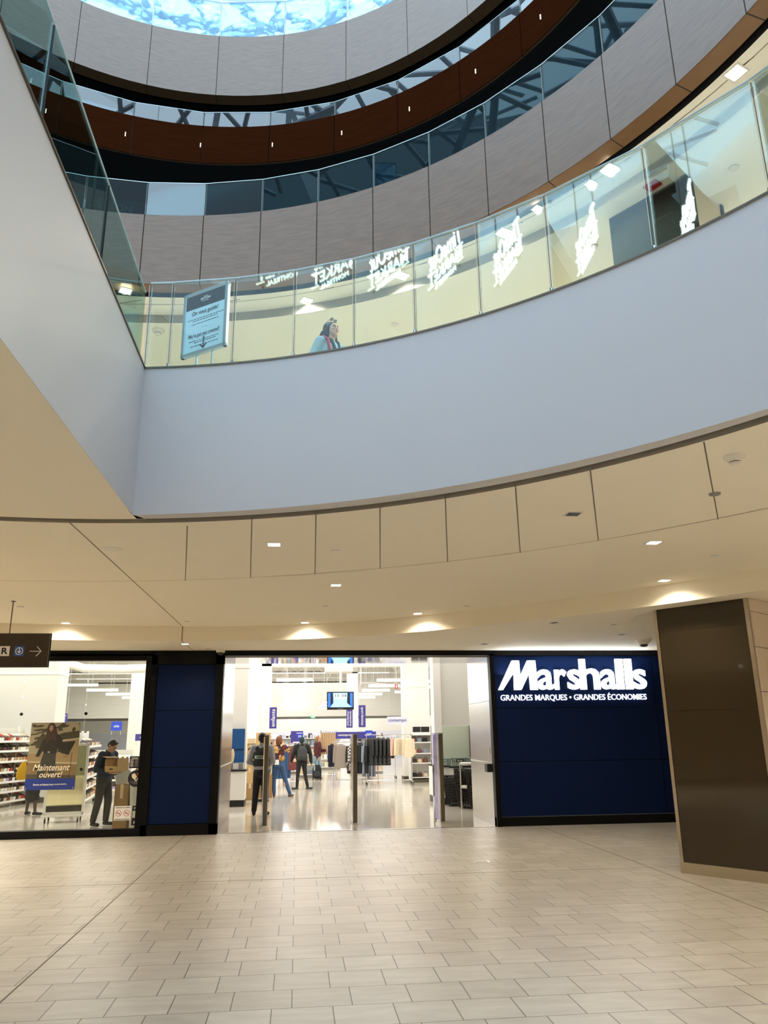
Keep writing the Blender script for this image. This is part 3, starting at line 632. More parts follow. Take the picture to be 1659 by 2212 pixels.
# ================================================================ POSTER STAND upstairs
root = empty('poster_stand', (-1.04, 7.38, 4.85), math.radians(-35), 'framed light blue floor poster stand with black header on the upper balcony', 'poster stand')
W_, z0_, z1_ = 0.61, 0.73, 1.48
mb = MB(); mb.box((-W_/2+0.03, -0.012, z0_+0.03), (W_/2-0.03, 0.012, z1_-0.03), 'poster_paper'); mb.build('poster', root)
for nm, a, b in (('frame_bottom', (-W_/2, z0_), (W_/2, z0_+0.04)), ('frame_top', (-W_/2, z1_-0.04), (W_/2, z1_)), ('frame_side', (-W_/2, z0_), (-W_/2+0.04, z1_)), ('frame_side', (W_/2-0.04, z0_), (W_/2, z1_))):
    mb = MB(); mb.box((a[0], -0.022, a[1]), (b[0], 0.022, b[1]), 'silver_frame'); mb.build(nm, root, bevel=0.004)
mb = MB(); mb.box((-W_/2+0.04, -0.016, z1_-0.2), (W_/2-0.04, -0.012, z1_-0.04), 'print_black'); mb.build('header', root)
P_ = lambda n_, s_, z_, **k: text(n_, s_, k.pop('m', 'print_black'), (0, -0.017, z_), root, ext=0.0008, **k)
P_('small_title', 'CENTRE', z1_-0.085, m='print_white', w=0.06, h=0.010); P_('title', 'EATON', z1_-0.11, m='print_white', w=0.13, h=0.028, off=0.02); P_('small_title', 'MONTR\u00c9AL', z1_-0.138, m='print_white', w=0.09, h=0.012)
P_('headline', 'On vous guide!', z1_-0.265, w=0.36, h=0.062, shear=0.2); P_('headline', "We've got you covered!", z1_-0.53, w=0.42, h=0.06, shear=0.2)
mb = MB(); rnd = random.Random(3)
for z_, w_ in ((-0.33, .48), (-0.352, .34), (-0.39, .36), (-0.59, .40), (-0.612, .26), (-0.65, .36)):
    x = -w_/2
    while x < w_/2: l_ = 0.012+rnd.random()*0.03; mb.box((x, -0.0135, z1_+z_), (x+l_, -0.012, z1_+z_+0.006), 'print_black'); x += l_+0.007
mb.box((-0.04, -0.0135, z1_-0.445), (0.04, -0.012, z1_-0.443), 'plastic_grey'); mb.build('small_print', root)
mb = MB(); mb.box((-0.008, -0.0145, z0_+0.06), (0.008, -0.012, z0_+0.19), 'print_black')
for s_ in (1, -1): mb.poly([(0, z0_+0.05), (s_*0.05, z0_+0.10), (s_*0.04, z0_+0.11), (0, z0_+0.072)], 'print_black', mx=Matrix.Translation((0, -0.0145, 0)))
mb.build('down_arrow', root)
for x in (-0.09, 0.12):
    mb = MB(); mb.tube([(x, 0, 0.015), (x, 0, z0_+0.02)], 0.012, 'silver_frame', 10); mb.build('leg', root)
mb = MB(); mb.box((-0.28, -0.18, 0), (0.28, 0.18, 0.015), 'silver_frame'); mb.build('base', root)
# ================================================================ PEOPLE
V = Vector
def skinmat(n, c): return mat('skin_'+n, c, 0.55)
def cone(bm, p0, r0, p1, r1):
    p0 = V(p0); p1 = V(p1); d = p1-p0; L = max(d.length, 1e-4)
    q = d.to_track_quat('Z', 'Y').to_matrix().to_4x4()
    bmesh.ops.create_cone(bm, cap_ends=True, segments=14, radius1=r0, radius2=r1, depth=L, matrix=Matrix.Translation((p0+p1)/2) @ q)
    for p, r in ((p0, r0), (p1, r1)): bmesh.ops.create_uvsphere(bm, u_segments=14, v_segments=8, radius=r, matrix=Matrix.Translation(p))
def ell(bm, c, r, rot=(0, 0, 0)):
    from mathutils import Euler
    m = Matrix.Translation(V(c)) @ Euler(rot).to_matrix().to_4x4() @ Matrix.Diagonal((*r, 1))
    bmesh.ops.create_uvsphere(bm, u_segments=20, v_segments=12, radius=1, matrix=m)
def fuse(name, bm, m, parent, voxel=0.012, smooth=3, sub=None):
    me = bpy.data.meshes.new(name); bm.to_mesh(me); bm.free()
    o = bpy.data.objects.new(name, me); COL.objects.link(o)
    r = o.modifiers.new('r', 'REMESH'); r.mode = 'VOXEL'; r.voxel_size = voxel; r.use_smooth_shade = True
    s = o.modifiers.new('s', 'SMOOTH'); s.factor = 0.5; s.iterations = smooth
    dg = bpy.context.evaluated_depsgraph_get(); dg.update()
    me2 = bpy.data.meshes.new_from_object(o.evaluated_get(dg)); o.modifiers.clear(); o.data = me2; bpy.data.meshes.remove(me)
    me2.materials.clear(); me2.materials.append(M[m] if isinstance(m, str) else m)
    if parent: o.parent = parent
    return o
def bmn(): return bmesh.new()
def hand(bm, wrist, d, pn, curl=0.5, s=1.0, thumb=1):
    # wrist point, pointing direction d, palm normal pn ; five fingers
    d = V(d).normalized(); pn = V(pn); pn = (pn-d*pn.dot(d)).normalized(); sd = d.cross(pn)*thumb
    w = V(wrist); pc = w+d*0.05*s
    for k in range(4): cone(bm, w+sd*(0.018-0.012*k)*s, 0.015*s, w+d*0.088*s+sd*(0.030-0.020*k)*s, 0.0125*s)
    for k, L in enumerate((0.066, 0.074, 0.069, 0.054)):
        b = w+d*0.090*s+sd*(0.031-0.0205*k)*s; c1 = curl*0.8; c2 = curl*1.7
        m1 = b+(d*math.cos(c1)+pn*math.sin(c1))*L*0.5*s; e = m1+(d*math.cos(c2)+pn*math.sin(c2))*L*0.5*s
        cone(bm, b, 0.0092*s, m1, 0.0085*s); cone(bm, m1, 0.0085*s, e, 0.0072*s)
    t0 = w+d*0.028*s+sd*0.026*s; t1 = t0+(d*0.6+sd*0.7+pn*0.35).normalized()*0.038*s; t2 = t1+(d*0.85+sd*0.25+pn*0.5).normalized()*0.03*s
    cone(bm, t0, 0.0125*s, t1, 0.0105*s); cone(bm, t1, 0.0105*s, t2, 0.0085*s)
def person(loc, rz, label, skin, top, bottom, shoe, hairm, H=1.70, lean=0.0, turn=0.0, nod=0.0, tilt=0.0, armA=None, armB=None, legA=None, legB=None, hair='short', sleeve=1.0,
           bulk=1.0, wide_leg=1.0, face=True, vox=0.0085, palms=((0.3, 0, 0), (-0.3, 0, 0)), curl=0.5, skirt=False, hood=False, dress=False, thumbs=(1, -1), glove=None, hem=0.88, sq=1.0):
    k = H/1.70
    root = empty('person', loc, rz, label, 'person')
    R = Matrix.Rotation(-lean, 3, 'X')       # lean forwards (towards -Y)
    hip = V((0, 0, 0.93))
    def up(p): return (hip+R.inverted() @ (V(p)-hip) if False else hip+Matrix.Rotation(lean, 3, 'X') @ (V(p)-hip))
    sh = {1: up((0.175*bulk, 0.0, 1.385)), -1: up((-0.175*bulk, 0.0, 1.385))}
    nb = up((0, 0.01, 1.42)); nt = up((0, -0.015, 1.50)); 
    HR = Matrix.Rotation(turn, 3, 'Z') @ Matrix.Rotation(nod+lean, 3, 'X') @ Matrix.Rotation(tilt, 3, 'Y')
    hc = nt+HR @ V((0, -0.012, 0.095))
    def hp(p): return hc+HR @ V(p)
    eu = HR.to_euler()
    arms = {1: armA or ((0.235*bulk, 0.03, 1.10), (0.25*bulk, -0.03, 0.86)), -1: armB or ((-0.235*bulk, 0.03, 1.10), (-0.25*bulk, -0.03, 0.86))}
    legs = {1: legA or ((0.10, -0.01, 0.49), (0.11, 0.02, 0.08), (0.25, -1)), -1: legB or ((-0.10, -0.01, 0.49), (-0.11, 0.02, 0.08), (-0.25, -1))}
    bm = bmn()
    # head: skull, face, jaw, nose, ears, brow
    ell(bm, hp((0, 0.012, 0.025)), (0.075, 0.093, 0.088), eu); ell(bm, hp((0, -0.022, -0.03)), (0.060, 0.066, 0.085), eu); ell(bm, hp((0, -0.05, -0.085)), (0.033, 0.035, 0.028), eu)
    cone(bm, hp((0, -0.083, 0.01)), 0.009, hp((0, -0.103, -0.030)), 0.0145); ell(bm, hp((0, -0.078, 0.028)), (0.05, 0.016, 0.012), eu)
    ell(bm, hp((0, -0.083, -0.062)), (0.024, 0.012, 0.010), eu)
    for s in (1, -1): ell(bm, hp((0.076*s, 0.015, -0.01)), (0.012, 0.022, 0.034), eu); ell(bm, hp((0.034*s, -0.066, -0.02)), (0.022, 0.02, 0.02), eu)
    cone(bm, nb-V((0, 0, 0.03)), 0.062, nt+V((0, 0, 0.03)), 0.054)
    ell(bm, up((0, 0, 1.27)), (0.165*bulk, 0.105, 0.19)); ell(bm, up((0, 0, 1.06)), (0.13*bulk, 0.095, 0.14)); ell(bm, (0, 0, 0.92), (0.155, 0.11, 0.12))
    for s in (1, -1):
        e, wr = map(V, arms[s]); cone(bm, sh[s], 0.052, e, 0.040); cone(bm, e, 0.039, wr, 0.026); cone(bm, nb-V((0, 0, .03)), 0.05, sh[s], 0.052)
        d = (wr-e).normalized(); hand(bm, wr, d, palms[0 if s == 1 else 1], curl, 1.0, thumbs[0 if s == 1 else 1])
        kn, an, toe = V(legs[s][0]), V(legs[s][1]), legs[s][2]
        cone(bm, (0.085*s, 0, 0.90), 0.085, kn, 0.055); cone(bm, kn, 0.054, an+V((0, 0, 0.02)), 0.036); cone(bm, kn+V((0, 0.015, -0.1)), 0.05, kn+V((0, 0.02, -0.16)), 0.045)
        td = V((toe[0], toe[1], 0)).normalized(); cone(bm, an-V((0, 0, 0.035)), 0.032, an+td*0.13-V((0, 0, 0.05)), 0.026)
    body = fuse('body', bm, skin, root, vox, 3)
    # top
    if top:
        bm = bmn(); g = 0.018*sq
        ell(bm, up((0, 0, 1.27)), (0.172*bulk+g, 0.112+g, 0.185)); ell(bm, up((0, 0, 1.08)), (0.145*bulk+g, 0.10+g, 0.17)); cone(bm, nb-V((0, 0, 0.045)), 0.07, sh[1], 0.058+g*.5); cone(bm, nb-V((0, 0, 0.045)), 0.07, sh[-1], 0.058+g*.5)
        ell(bm, (0, 0, hem+0.10), (0.165+g, 0.12+g, 0.12))
        for s in (1, -1):
            e, wr = map(V, arms[s]); cone(bm, sh[s], 0.058+g, e, 0.046+g*.8)
            if sleeve > 0.5: cone(bm, e, 0.045+g*.8, e+(wr-e)*min(0.98, sleeve), 0.034+g*.7)
        if hood: ell(bm, up((0, 0.085, 1.42)), (0.11, 0.06, 0.075))
        cone(bm, nb-V((0, 0, 0.03)), 0.078, nb+V((0, 0.0, 0.022)), 0.068)
        fuse('top', bm, top, root, 0.013, 4)
    bm = bmn()
    if skirt:
        for z, r, q in ((0.98, 0.15, 0.11), (0.85, 0.19, 0.14), (0.7, 0.20, 0.15), (0.55, 0.20, 0.15), (0.42, 0.2, 0.15)): ell(bm, (0, 0, z), (r, q, 0.13))
        fuse('skirt', bm, bottom, root, 0.013, 3)
    else:
        ell(bm, (0, 0.005, 0.94), (0.168, 0.125, 0.11)); ell(bm, (0, 0.02, 0.87), (0.172, 0.13, 0.10))
        for s in (1, -1):
            kn, an, toe = V(legs[s][0]), V(legs[s][1]), legs[s][2]
            cone(bm, (0.085*s, 0, 0.88), 0.098, kn, 0.066*wide_leg); cone(bm, kn, 0.066*wide_leg, an+V((0, 0, 0.03)), 0.052*wide_leg)
        fuse('trousers', bm, bottom, root, 0.013, 3)
    for s in (1, -1):
        kn, an, toe = V(legs[s][0]), V(legs[s][1]), legs[s][2]; td = V((toe[0], toe[1], 0)).normalized(); bm = bmn()
        bz = an.z-0.08
        cone(bm, (an.x, an.y, bz+0.055), 0.044, (an+td*0.03).to_tuple()[:2]+(bz+0.05,), 0.045); cone(bm, (an.x-td.x*0.03, an.y-td.y*0.03, bz+0.042), 0.036, (an.x+td.x*0.16, an.y+td.y*0.16, bz+0.038), 0.036)
        o = fuse('shoe', bm, shoe, root, 0.011, 2)
        for v in o.data.vertices: v.co.z = max(v.co.z, bz+0.002)
    bm = bmn()
    if hair:
        ell(bm, hp((0, 0.024, 0.038)), (0.085, 0.098, 0.087), eu); ell(bm, hp((0, 0.05, -0.01)), (0.078, 0.07, 0.08), eu)
        if hair in ('long', 'bob'):
            for s in (1, -1): cone(bm, hp((0.066*s, 0.0, 0.03)), 0.03, hp((0.074*s, 0.02, -0.10)), 0.026)
            cone(bm, hp((0, 0.06, 0.0)), 0.075, hp((0, 0.065, -0.09)), 0.06)
        if hair == 'long':
            for dx, dy, r in ((0.07, 0.03, 0.032), (-0.07, 0.03, 0.032), (0.03, 0.08, 0.045), (-0.03, 0.08, 0.045)): cone(bm, hp((dx, dy, -0.05)), r, up((dx*1.35, dy+0.035, 1.30)), r*0.85)
        if hair == 'quiff': cone(bm, hp((-0.03, -0.045, 0.10)), 0.022, hp((0.035, -0.04, 0.102)), 0.022); ell(bm, hp((0, -0.01, 0.092)), (0.062, 0.06, 0.035), eu)
        fuse('hair', bm, hairm, root, 0.010 if hair != 'thin' else 0.009, 2)
    if face:
        for s in (1, -1):
            mb = MB(); bmk = bmn(); ell(bmk, hp((0.029*s, -0.0865, 0.004)), (0.013, 0.006, 0.0065), eu); fuse('eye', bmk, M['eye_dark'], root, 0.003, 1)
            bmk = bmn(); cone(bmk, hp((0.015*s, -0.094, 0.027)), 0.0035, hp((0.046*s, -0.084, 0.030)), 0.0025); fuse('eyebrow', bmk, hairm, root, 0.003, 1)
        bmk = bmn(); ell(bmk, hp((0, -0.0945, -0.0605)), (0.021, 0.005, 0.0065), eu); fuse('mouth', bmk, M['lip'], root, 0.003, 1)
    root.scale = (k, k, k)
    return root, dict(hp=hp, up=up, sh=sh, eu=eu, hc=hc, nb=nb, arms=arms)
mm('eye_dark', (0.02, 0.015, 0.012), 0.25); mm('lip', (0.32, 0.1, 0.09), 0.5)
mm('skin_light', (0.62, 0.38, 0.27), 0.55); mm('skin_dark', (0.09, 0.045, 0.028), 0.5); mm('skin_tan', (0.56, 0.34, 0.23), 0.55)
mm('hair_black', (0.012, 0.009, 0.008), 0.4); mm('hair_auburn', (0.16, 0.05, 0.02), 0.45, noise=0.3, nscale=40); mm('hair_brown', (0.12, 0.055, 0.03), 0.45, noise=0.3, nscale=40); mm('hair_blond', (0.33, 0.17, 0.07), 0.45, noise=0.3, nscale=40)
mm('cloth_black', (0.012, 0.012, 0.013), 0.85); mm('cloth_charcoal', (0.035, 0.038, 0.038), 0.85, noise=0.15, nscale=20); mm('cloth_grey', (0.34, 0.34, 0.37), 0.85, noise=0.08, nscale=10); mm('vest', (0.02, 0.024, 0.024), 0.8); mm('vest_label', (0.5, 0.58, 0.52), 0.6)
mm('denim', (0.035, 0.085, 0.2), 0.85, noise=0.18, nscale=14); mm('denim_light', (0.25, 0.4, 0.5), 0.85, noise=0.1, nscale=12); mm('burgundy', (0.085, 0.018, 0.024), 0.8, noise=0.12, nscale=12)
mm('navy_shirt', (0.012, 0.028, 0.055), 0.85, noise=0.15, nscale=10); mm('beige_cloth', (0.55, 0.44, 0.29), 0.85, noise=0.07, nscale=12); mm('brown_cloth', (0.06, 0.035, 0.025), 0.85); mm('teal_knit', (0.012, 0.04, 0.05), 0.9, noise=0.2, nscale=60)
mm('jacket_blue', (0.33, 0.47, 0.5), 0.75, noise=0.08, nscale=9); mm('collar_green', (0.02, 0.05, 0.045), 0.85); mm('shoe_brown', (0.07, 0.05, 0.04), 0.6); mm('yellow', (0.72, 0.42, 0.02), 0.6); mm('strap_red', (0.35, 0.015, 0.03), 0.6)
def floral():
    m = mat('floral_print', (0.3, 0.12, 0.04), 0.85); n = m.node_tree.nodes; l = m.node_tree.links
    v = n.new('ShaderNodeTexVoronoi'); v.inputs['Scale'].default_value = 18; tc = n.new('ShaderNodeTexCoord'); l.new(tc.outputs['Object'], v.inputs['Vector'])
    r = n.new('ShaderNodeValToRGB'); r.color_ramp.interpolation = 'CONSTANT'; e = r.color_ramp.elements
    e[0].color = (0.03, 0.012, 0.02, 1); e[1].position = 0.3; e[1].color = (0.5, 0.27, 0.05, 1)
    for p, c in ((0.5, (0.16, 0.03, 0.015, 1)), (0.68, (0.62, 0.42, 0.18, 1)), (0.84, (0.06, 0.025, 0.09, 1))): x = e.new(p); x.color = c
    sx = n.new('ShaderNodeSeparateColor'); l.new(v.outputs['Color'], sx.inputs[0]); l.new(sx.outputs[0], r.inputs[0]); l.new(r.outputs[0], n['Principled BSDF'].inputs['Base Color']); return m
M['floral'] = floral()
# --- security guard, seen from behind, hands folded in front
g, q = person((-0.80, 18.9, 0), math.radians(196-30), 'security guard in grey shirt, black vest and trousers beside the left gate pedestal', 'skin_dark', 'cloth_grey', 'cloth_black', 'cloth_black', 'hair_black', H=1.80, turn=-0.5, nod=0.1,
    armA=((0.27, 0.06, 1.10), (0.08, -0.19, 1.02)), armB=((-0.27, 0.06, 1.10), (-0.08, -0.19, 1.0)), bulk=1.1, wide_leg=1.12, sleeve=0.85, hair='thin', palms=((0, 1, 0), (0, 1, 0)),
    legA=((0.11, 0.0, 0.49), (0.13, 0.03, 0.08), (0.35, -1)), legB=((-0.09, -0.01, 0.49), (-0.10, 0.0, 0.08), (-0.2, -1)))
bm = bmn(); ell(bm, (0, 0.0, 1.24), (0.205, 0.142, 0.21)); ell(bm, (0, 0, 1.06), (0.19, 0.14, 0.17)); 
for s in (1, -1): cone(bm, (0.09*s, 0.06, 1.38), 0.05, (0.08*s, -0.02, 1.43), 0.03)
fuse('vest', bm, 'vest', g, 0.013, 3)
mb = MB(); A = [(0.158*math.sin(a)*1.26, 0.146*math.cos(a)) for a in [x*0.2-0.7 for x in range(8)]]; mb.add([(x, y, 1.165) for x, y in A]+[(x*1.0, y, 1.235) for x, y in A], [(i, i+1, 9+i, 8+i) for i in range(7)], 'vest_label')
lb = mb.build('back_label', g); me = text_mesh('AGENT', 'print_black', w=0.17, h=0.035, ext=0.002, off=0.02); o = bpy.data.objects.new('back_lettering', me); COL.objects.link(o); o.parent = lb; o.matrix_local = Matrix.Translation((0, 0.151, 1.2)) @ BACK
# --- woman in floral blouse
g, q = person((-0.53, 24.3, 0), math.radians(175), 'auburn-haired shopper in floral blouse and blue jeans reaching up, seen from behind', 'skin_light', 'floral', 'denim', 'shoe_brown', 'hair_auburn', H=1.72, turn=-0.2,
    armA=((0.24, -0.18, 1.34), (0.10, -0.30, 1.52)), armB=((-0.30, -0.06, 1.28), (-0.18, -0.22, 1.46)), sleeve=0.35, hair='bob', hem=0.97,
    legA=((0.13, -0.03, 0.49), (0.10, 0.06, 0.08), (0.2, -1)), legB=((-0.20, -0.02, 0.49), (-0.35, 0.03, 0.08), (-0.5, -1)), palms=((-1, 0, 0), (1, 0, 0)))
mb = MB(); mb.box((-0.06, 0.0, 0), (0.06, 0.006, 0.14), 'print_white'); mb.build('paper_tag', g, loc=(0.03, 0.155, 0.90), rz=0)
# --- person with backpack
g, q = person((0.17, 27.3, 0), math.radians(186), 'person in black with dark green knit hat carrying a charcoal backpack, seen from behind', 'skin_dark', 'cloth_black', 'cloth_black', 'cloth_charcoal', 'teal_knit', H=1.68, bulk=1.18, hood=True, hair='thin', sq=1.6,
    armA=((0.30, 0.02, 1.12), (0.33, -0.10, 0.92)), armB=((-0.30, 0.02, 1.12), (-0.33, -0.04, 0.88)), legA=((0.12, -0.01, 0.49), (0.14, 0.0, 0.08), (0.9, -0.5)), legB=((-0.13, -0.02, 0.49), (-0.21, 0.03, 0.08), (-1, -0.35)))
bp = empty('backpack', (0.17, 27.3, 0), math.radians(186), 'charcoal backpack with two shoulder straps worn by the person in black', 'backpack')
mb = MB(); mb.loft([(0.93, 0, 0.21, 0.12, 0.05), (0.95, 0, 0.21, 0.165, 0.085), (1.1, 0, 0.215, 0.175, 0.10), (1.25, 0, 0.205, 0.15, 0.085), (1.36, 0, 0.19, 0.10, 0.06), (1.39, 0, 0.17, 0.05, 0.03)], 'cloth_charcoal', 20, sq=2.8); mb.build('bag_body', bp, smooth=True)
mb = MB(); mb.loft([(0.97, 0, 0.29, 0.1, 0.03), (1.0, 0, 0.295, 0.13, 0.045), (1.1, 0, 0.30, 0.13, 0.04), (1.14, 0, 0.29, 0.10, 0.03)], 'cloth_charcoal', 20, sq=3); mb.build('front_pocket', bp, smooth=True)
for s in (1, -1):
    mb = MB(); mb.tube([(0.06*s, 0.17, 1.37), (0.115*s, 0.09, 1.475), (0.15*s, -0.04, 1.44), (0.16*s, -0.13, 1.3), (0.18*s, -0.08, 1.08), (0.17*s, 0.12, 0.98)], 0.022, 'cloth_charcoal', 8); mb.build('shoulder_strap', bp, smooth=True)
# --- woman in burgundy jacket with wheeled bag
g, q = person((0.86, 33.5, 0), math.radians(70), 'brown-haired shopper in burgundy jacket and pale jeans standing in profile with a wheeled bag', 'skin_light', 'burgundy', 'denim_light', 'shoe_brown', 'hair_blond', H=1.70, hair='bob', bulk=1.1, sq=1.9, hood=True, hem=0.86,
    armA=((0.22, -0.05, 1.12), (0.16, -0.30, 1.12)), armB=((-0.24, 0.02, 1.10), (-0.24, -0.08, 0.86)), wide_leg=1.2)
bg = empty('wheeled_bag', (0.83, 32.9, 0), 0, 'black and navy wheeled bag with light stripes standing on the shop floor', 'bag')
mb = MB(); mb.loft([(0.07, 0, 0, 0.15, 0.11), (0.12, 0, 0, 0.185, 0.13), (0.38, 0, 0, 0.185, 0.13), (0.52, 0.0, 0, 0.15, 0.10), (0.58, 0.02, 0, 0.08, 0.05)], 'cloth_black', 20, sq=3); mb.build('bag_body', bg, smooth=True)
mb = MB(); mb.box((-0.13, -0.145, 0.36), (-0.07, -0.115, 0.54), 'denim_light'); mb.box((-0.10, -0.15, 0.22), (0.13, -0.125, 0.25), 'plastic_grey'); mb.build('stripe', bg)
mb = MB(); mb.loft([(0.14, 0, -0.14, 0.12, 0.03), (0.3, 0, -0.145, 0.12, 0.035), (0.34, 0, -0.14, 0.1, 0.03)], 'cloth_charcoal', 16, sq=3); mb.build('front_pocket', bg, smooth=True)
mb = MB(); mb.tube([(-0.07, 0, 0.55), (-0.07, 0, 0.74), (-0.05, 0, 0.78), (0.05, 0, 0.78), (0.07, 0, 0.74), (0.07, 0, 0.55)], 0.012, 'plastic_black', 8); mb.build('handle', bg)
for s in (1, -1): mb = MB(); mb.tube([(0.15*s-0.02, 0.05, 0.055), (0.15*s+0.02, 0.05, 0.055)], 0.055, 'rubber', 14); mb.build('wheel', bg)
# --- person in beige behind
person((0.80, 46, 0), math.radians(165), 'distant shopper in a beige pullover and blue jeans behind the burgundy jacket', 'skin_tan', 'beige_cloth', 'denim', 'cloth_black', 'cloth_charcoal', H=1.82, vox=0.014, face=False, hair='thin',
    armA=((0.26, -0.05, 1.12), (0.2, -0.3, 1.2)), armB=((-0.26, -0.02, 1.12), (-0.28, -0.2, 1.0)))
# --- man carrying a box behind the window
g, q = person((-3.98, 17.5, 0), math.radians(62), 'dark-haired man in navy shirt and black trousers holding an open cardboard box behind the window', 'skin_tan', 'navy_shirt', 'cloth_black', 'cloth_black', 'hair_black', H=1.72, hair='quiff', nod=0.55, lean=0.12, bulk=1.05, sleeve=0.8, wide_leg=1.2, sq=1.3,
    armA=((0.27, 0.02, 1.13), (0.20, -0.30, 1.17)), armB=((-0.27, 0.0, 1.10), (-0.16, -0.27, 1.04)), palms=((-0.4, 0, 0.8), (0.3, 0, 1)), curl=0.35,
    legA=((0.12, -0.04, 0.49), (0.14, 0.0, 0.08), (0.2, -1)), legB=((-0.10, 0.02, 0.49), (-0.12, 0.10, 0.08), (-0.2, -1)))
mb = MB(); ob = empty('cardboard_box', (-3.70, 17.27, 1.06), math.radians(62-90), 'open cardboard box carried by the man in the navy shirt', 'box')
for a, b in (((-0.16, -0.17, 0), (0.16, 0.17, 0.008)), ((-0.16, -0.17, 0), (-0.152, 0.17, 0.26)), ((0.152, -0.17, 0), (0.16, 0.17, 0.26)), ((-0.16, -0.17, 0), (0.16, -0.162, 0.12)), ((-0.16, 0.162, 0), (0.16, 0.17, 0.26))): mb.box(a, b, 'cardboard')
mb.box((-0.04, -0.172, 0.05), (0.05, -0.1695, 0.075), 'print_black'); mb.build('box_body', ob)
mb = MB(); mb.box((-0.30, -0.17, 0.25), (-0.16, 0.17, 0.258), 'cardboard', Matrix.Rotation(0.2, 4, 'Y')); mb.build('flap', ob)
# --- long-haired woman by the shelves
person((-3.45, 19.9, 0), math.radians(-75), 'long-haired shopper in a grey cardigan behind the man with the box', 'skin_light', 'cloth_grey', 'cloth_charcoal', 'cloth_black', 'hair_brown', H=1.66, hair='long', turn=0.1, nod=0.2, vox=0.01)
# --- person behind the window poster
g, q = person((-6.25, 20.3, 0), math.radians(150), 'person in dark dress and flat shoes half hidden behind the window poster', 'skin_dark', 'brown_cloth', 'cloth_black', 'cloth_black', 'hair_black', H=1.62, skirt=True, hair='short', vox=0.011, turn=0.3,
    legA=((0.11, 0, 0.49), (0.14, 0, 0.08), (0.4, -1)), legB=((-0.1, 0, 0.49), (-0.16, 0.02, 0.08), (-1, -0.4)))
yb = empty('yellow_bag', (-6.50, 20.15, 0.80), 0.3, 'yellow shoulder bag hanging beside the person behind the poster', 'bag')
mb = MB(); mb.loft([(0, 0, 0, 0.07, 0.04), (0.04, 0, 0, 0.12, 0.06), (0.25, 0, 0, 0.11, 0.05), (0.36, 0.02, 0, 0.06, 0.03), (0.42, 0.03, 0, 0.03, 0.02)], 'yellow', 18); mb.build('bag_body', yb, smooth=True)
mb = MB(); mb.tube([(0.03, 0, 0.4), (0.08, 0.0, 0.5), (0.12, 0.02, 0.56)], 0.008, 'yellow', 6); mb.build('strap', yb)
# --- worker reaching to the boxes behind the guard
wk, _q = person((-0.85, 22.6, 0), math.radians(60+180+60-360), 'worker behind the guard reaching a black-gloved hand to the stacked cartons', 'skin_light', 'cloth_black', 'denim', 'cloth_black', 'hair_brown', H=1.62, vox=0.011, face=False,
    armA=((0.30, -0.22, 1.33), (0.32, -0.50, 1.45)), sleeve=0.3)
bm = bmn(); hand(bm, (0, 0, 0), (-1, 0.1, 0.2), (0, 0, -1), 0.9, 1.25); cone(bm, (0.02, 0, 0), 0.035, (-0.05, 0, 0.01), 0.042)
gl = fuse('glove', bm, 'cloth_black', None, 0.008, 2); wk.update_tag(); mwk = Matrix.Translation(wk.location) @ Matrix.Rotation(wk.rotation_euler.z, 4, 'Z') @ Matrix.Diagonal((*wk.scale, 1)); gl.parent = wk; gl.location = (0.34, -0.56, 1.48); gl.rotation_euler = (0, 0, math.radians(60))
# --- woman on the upper balcony
WY = 8.25; wl = (0.31, WY, 4.865)
g, q = person(wl, math.radians(38), 'dark-haired woman in a pale blue jacket looking up from the upper balcony', 'skin_light', 'jacket_blue', 'cloth_black', 'cloth_black', 'hair_black', H=1.62, hair='long', turn=0.1, nod=-0.14, vox=0.0065, sq=1.1, bulk=0.92,
    armA=((0.22, 0.0, 1.10), (0.08, -0.22, 1.13)), armB=((-0.25, 0.07, 1.12), (-0.14, -0.18, 1.02)), palms=((-1, 0, 0.2), (1, 0, 0.2)), curl=0.8)
bm = bmn(); cone(bm, q['up']((0.05, -0.06, 1.42)), 0.035, q['up']((0.10, 0.03, 1.44)), 0.045); cone(bm, q['up']((-0.05, -0.06, 1.42)), 0.035, q['up']((-0.10, 0.03, 1.44)), 0.045); cone(bm, q['up']((0.05, -0.07, 1.41)), 0.035, q['up']((0.035, -0.13, 1.25)), 0.03); cone(bm, q['up']((-0.05, -0.07, 1.41)), 0.035, q['up']((-0.03, -0.13, 1.25)), 0.03)
fuse('hood', bm, 'collar_green', g, 0.011, 2)
bm = bmn()
for a_, b_, r0, r1 in (((-0.07, 0.03, -0.02), (-0.10, 0.06, 1.36), .036, .04), ((0.072, 0.02, -0.03), (0.105, -0.02, 1.33), .03, .035), ((-0.05, 0.08, -0.02), (-0.13, 0.14, 1.34), .045, .03), ((0.04, 0.09, -0.04), (0.08, 0.13, 1.33), .05, .04), ((0.085, 0.02, -0.08), (0.13, -0.05, 1.28), .025, .02)): cone(bm, q['hp'](a_), r0, q['up'](b_), r1)
fuse('hair_lengths', bm, 'hair_black', g, 0.010, 2)
bm = bmn(); P = [q['up'](p) for p in ((-0.12, 0.13, 1.2), (-0.13, 0.09, 1.43), (-0.125, 0.0, 1.475), (-0.13, -0.10, 1.40), (-0.14, -0.155, 1.25), (-0.16, -0.15, 1.1))]
for a, b in zip(P[:-1], P[1:]): cone(bm, a, 0.021, b, 0.021)
fuse('shoulder_strap', bm, 'strap_red', g, 0.009, 2)
mb = MB()
for s in (1, -1): mb.lathe([(0.024, 0), (0.026, 0.003)], 'plastic_grey', n=16, mx=Matrix.Translation(q['hp']((0.03*s, -0.055, 0.125))) @ Matrix.Rotation(-0.6, 4, 'X'))
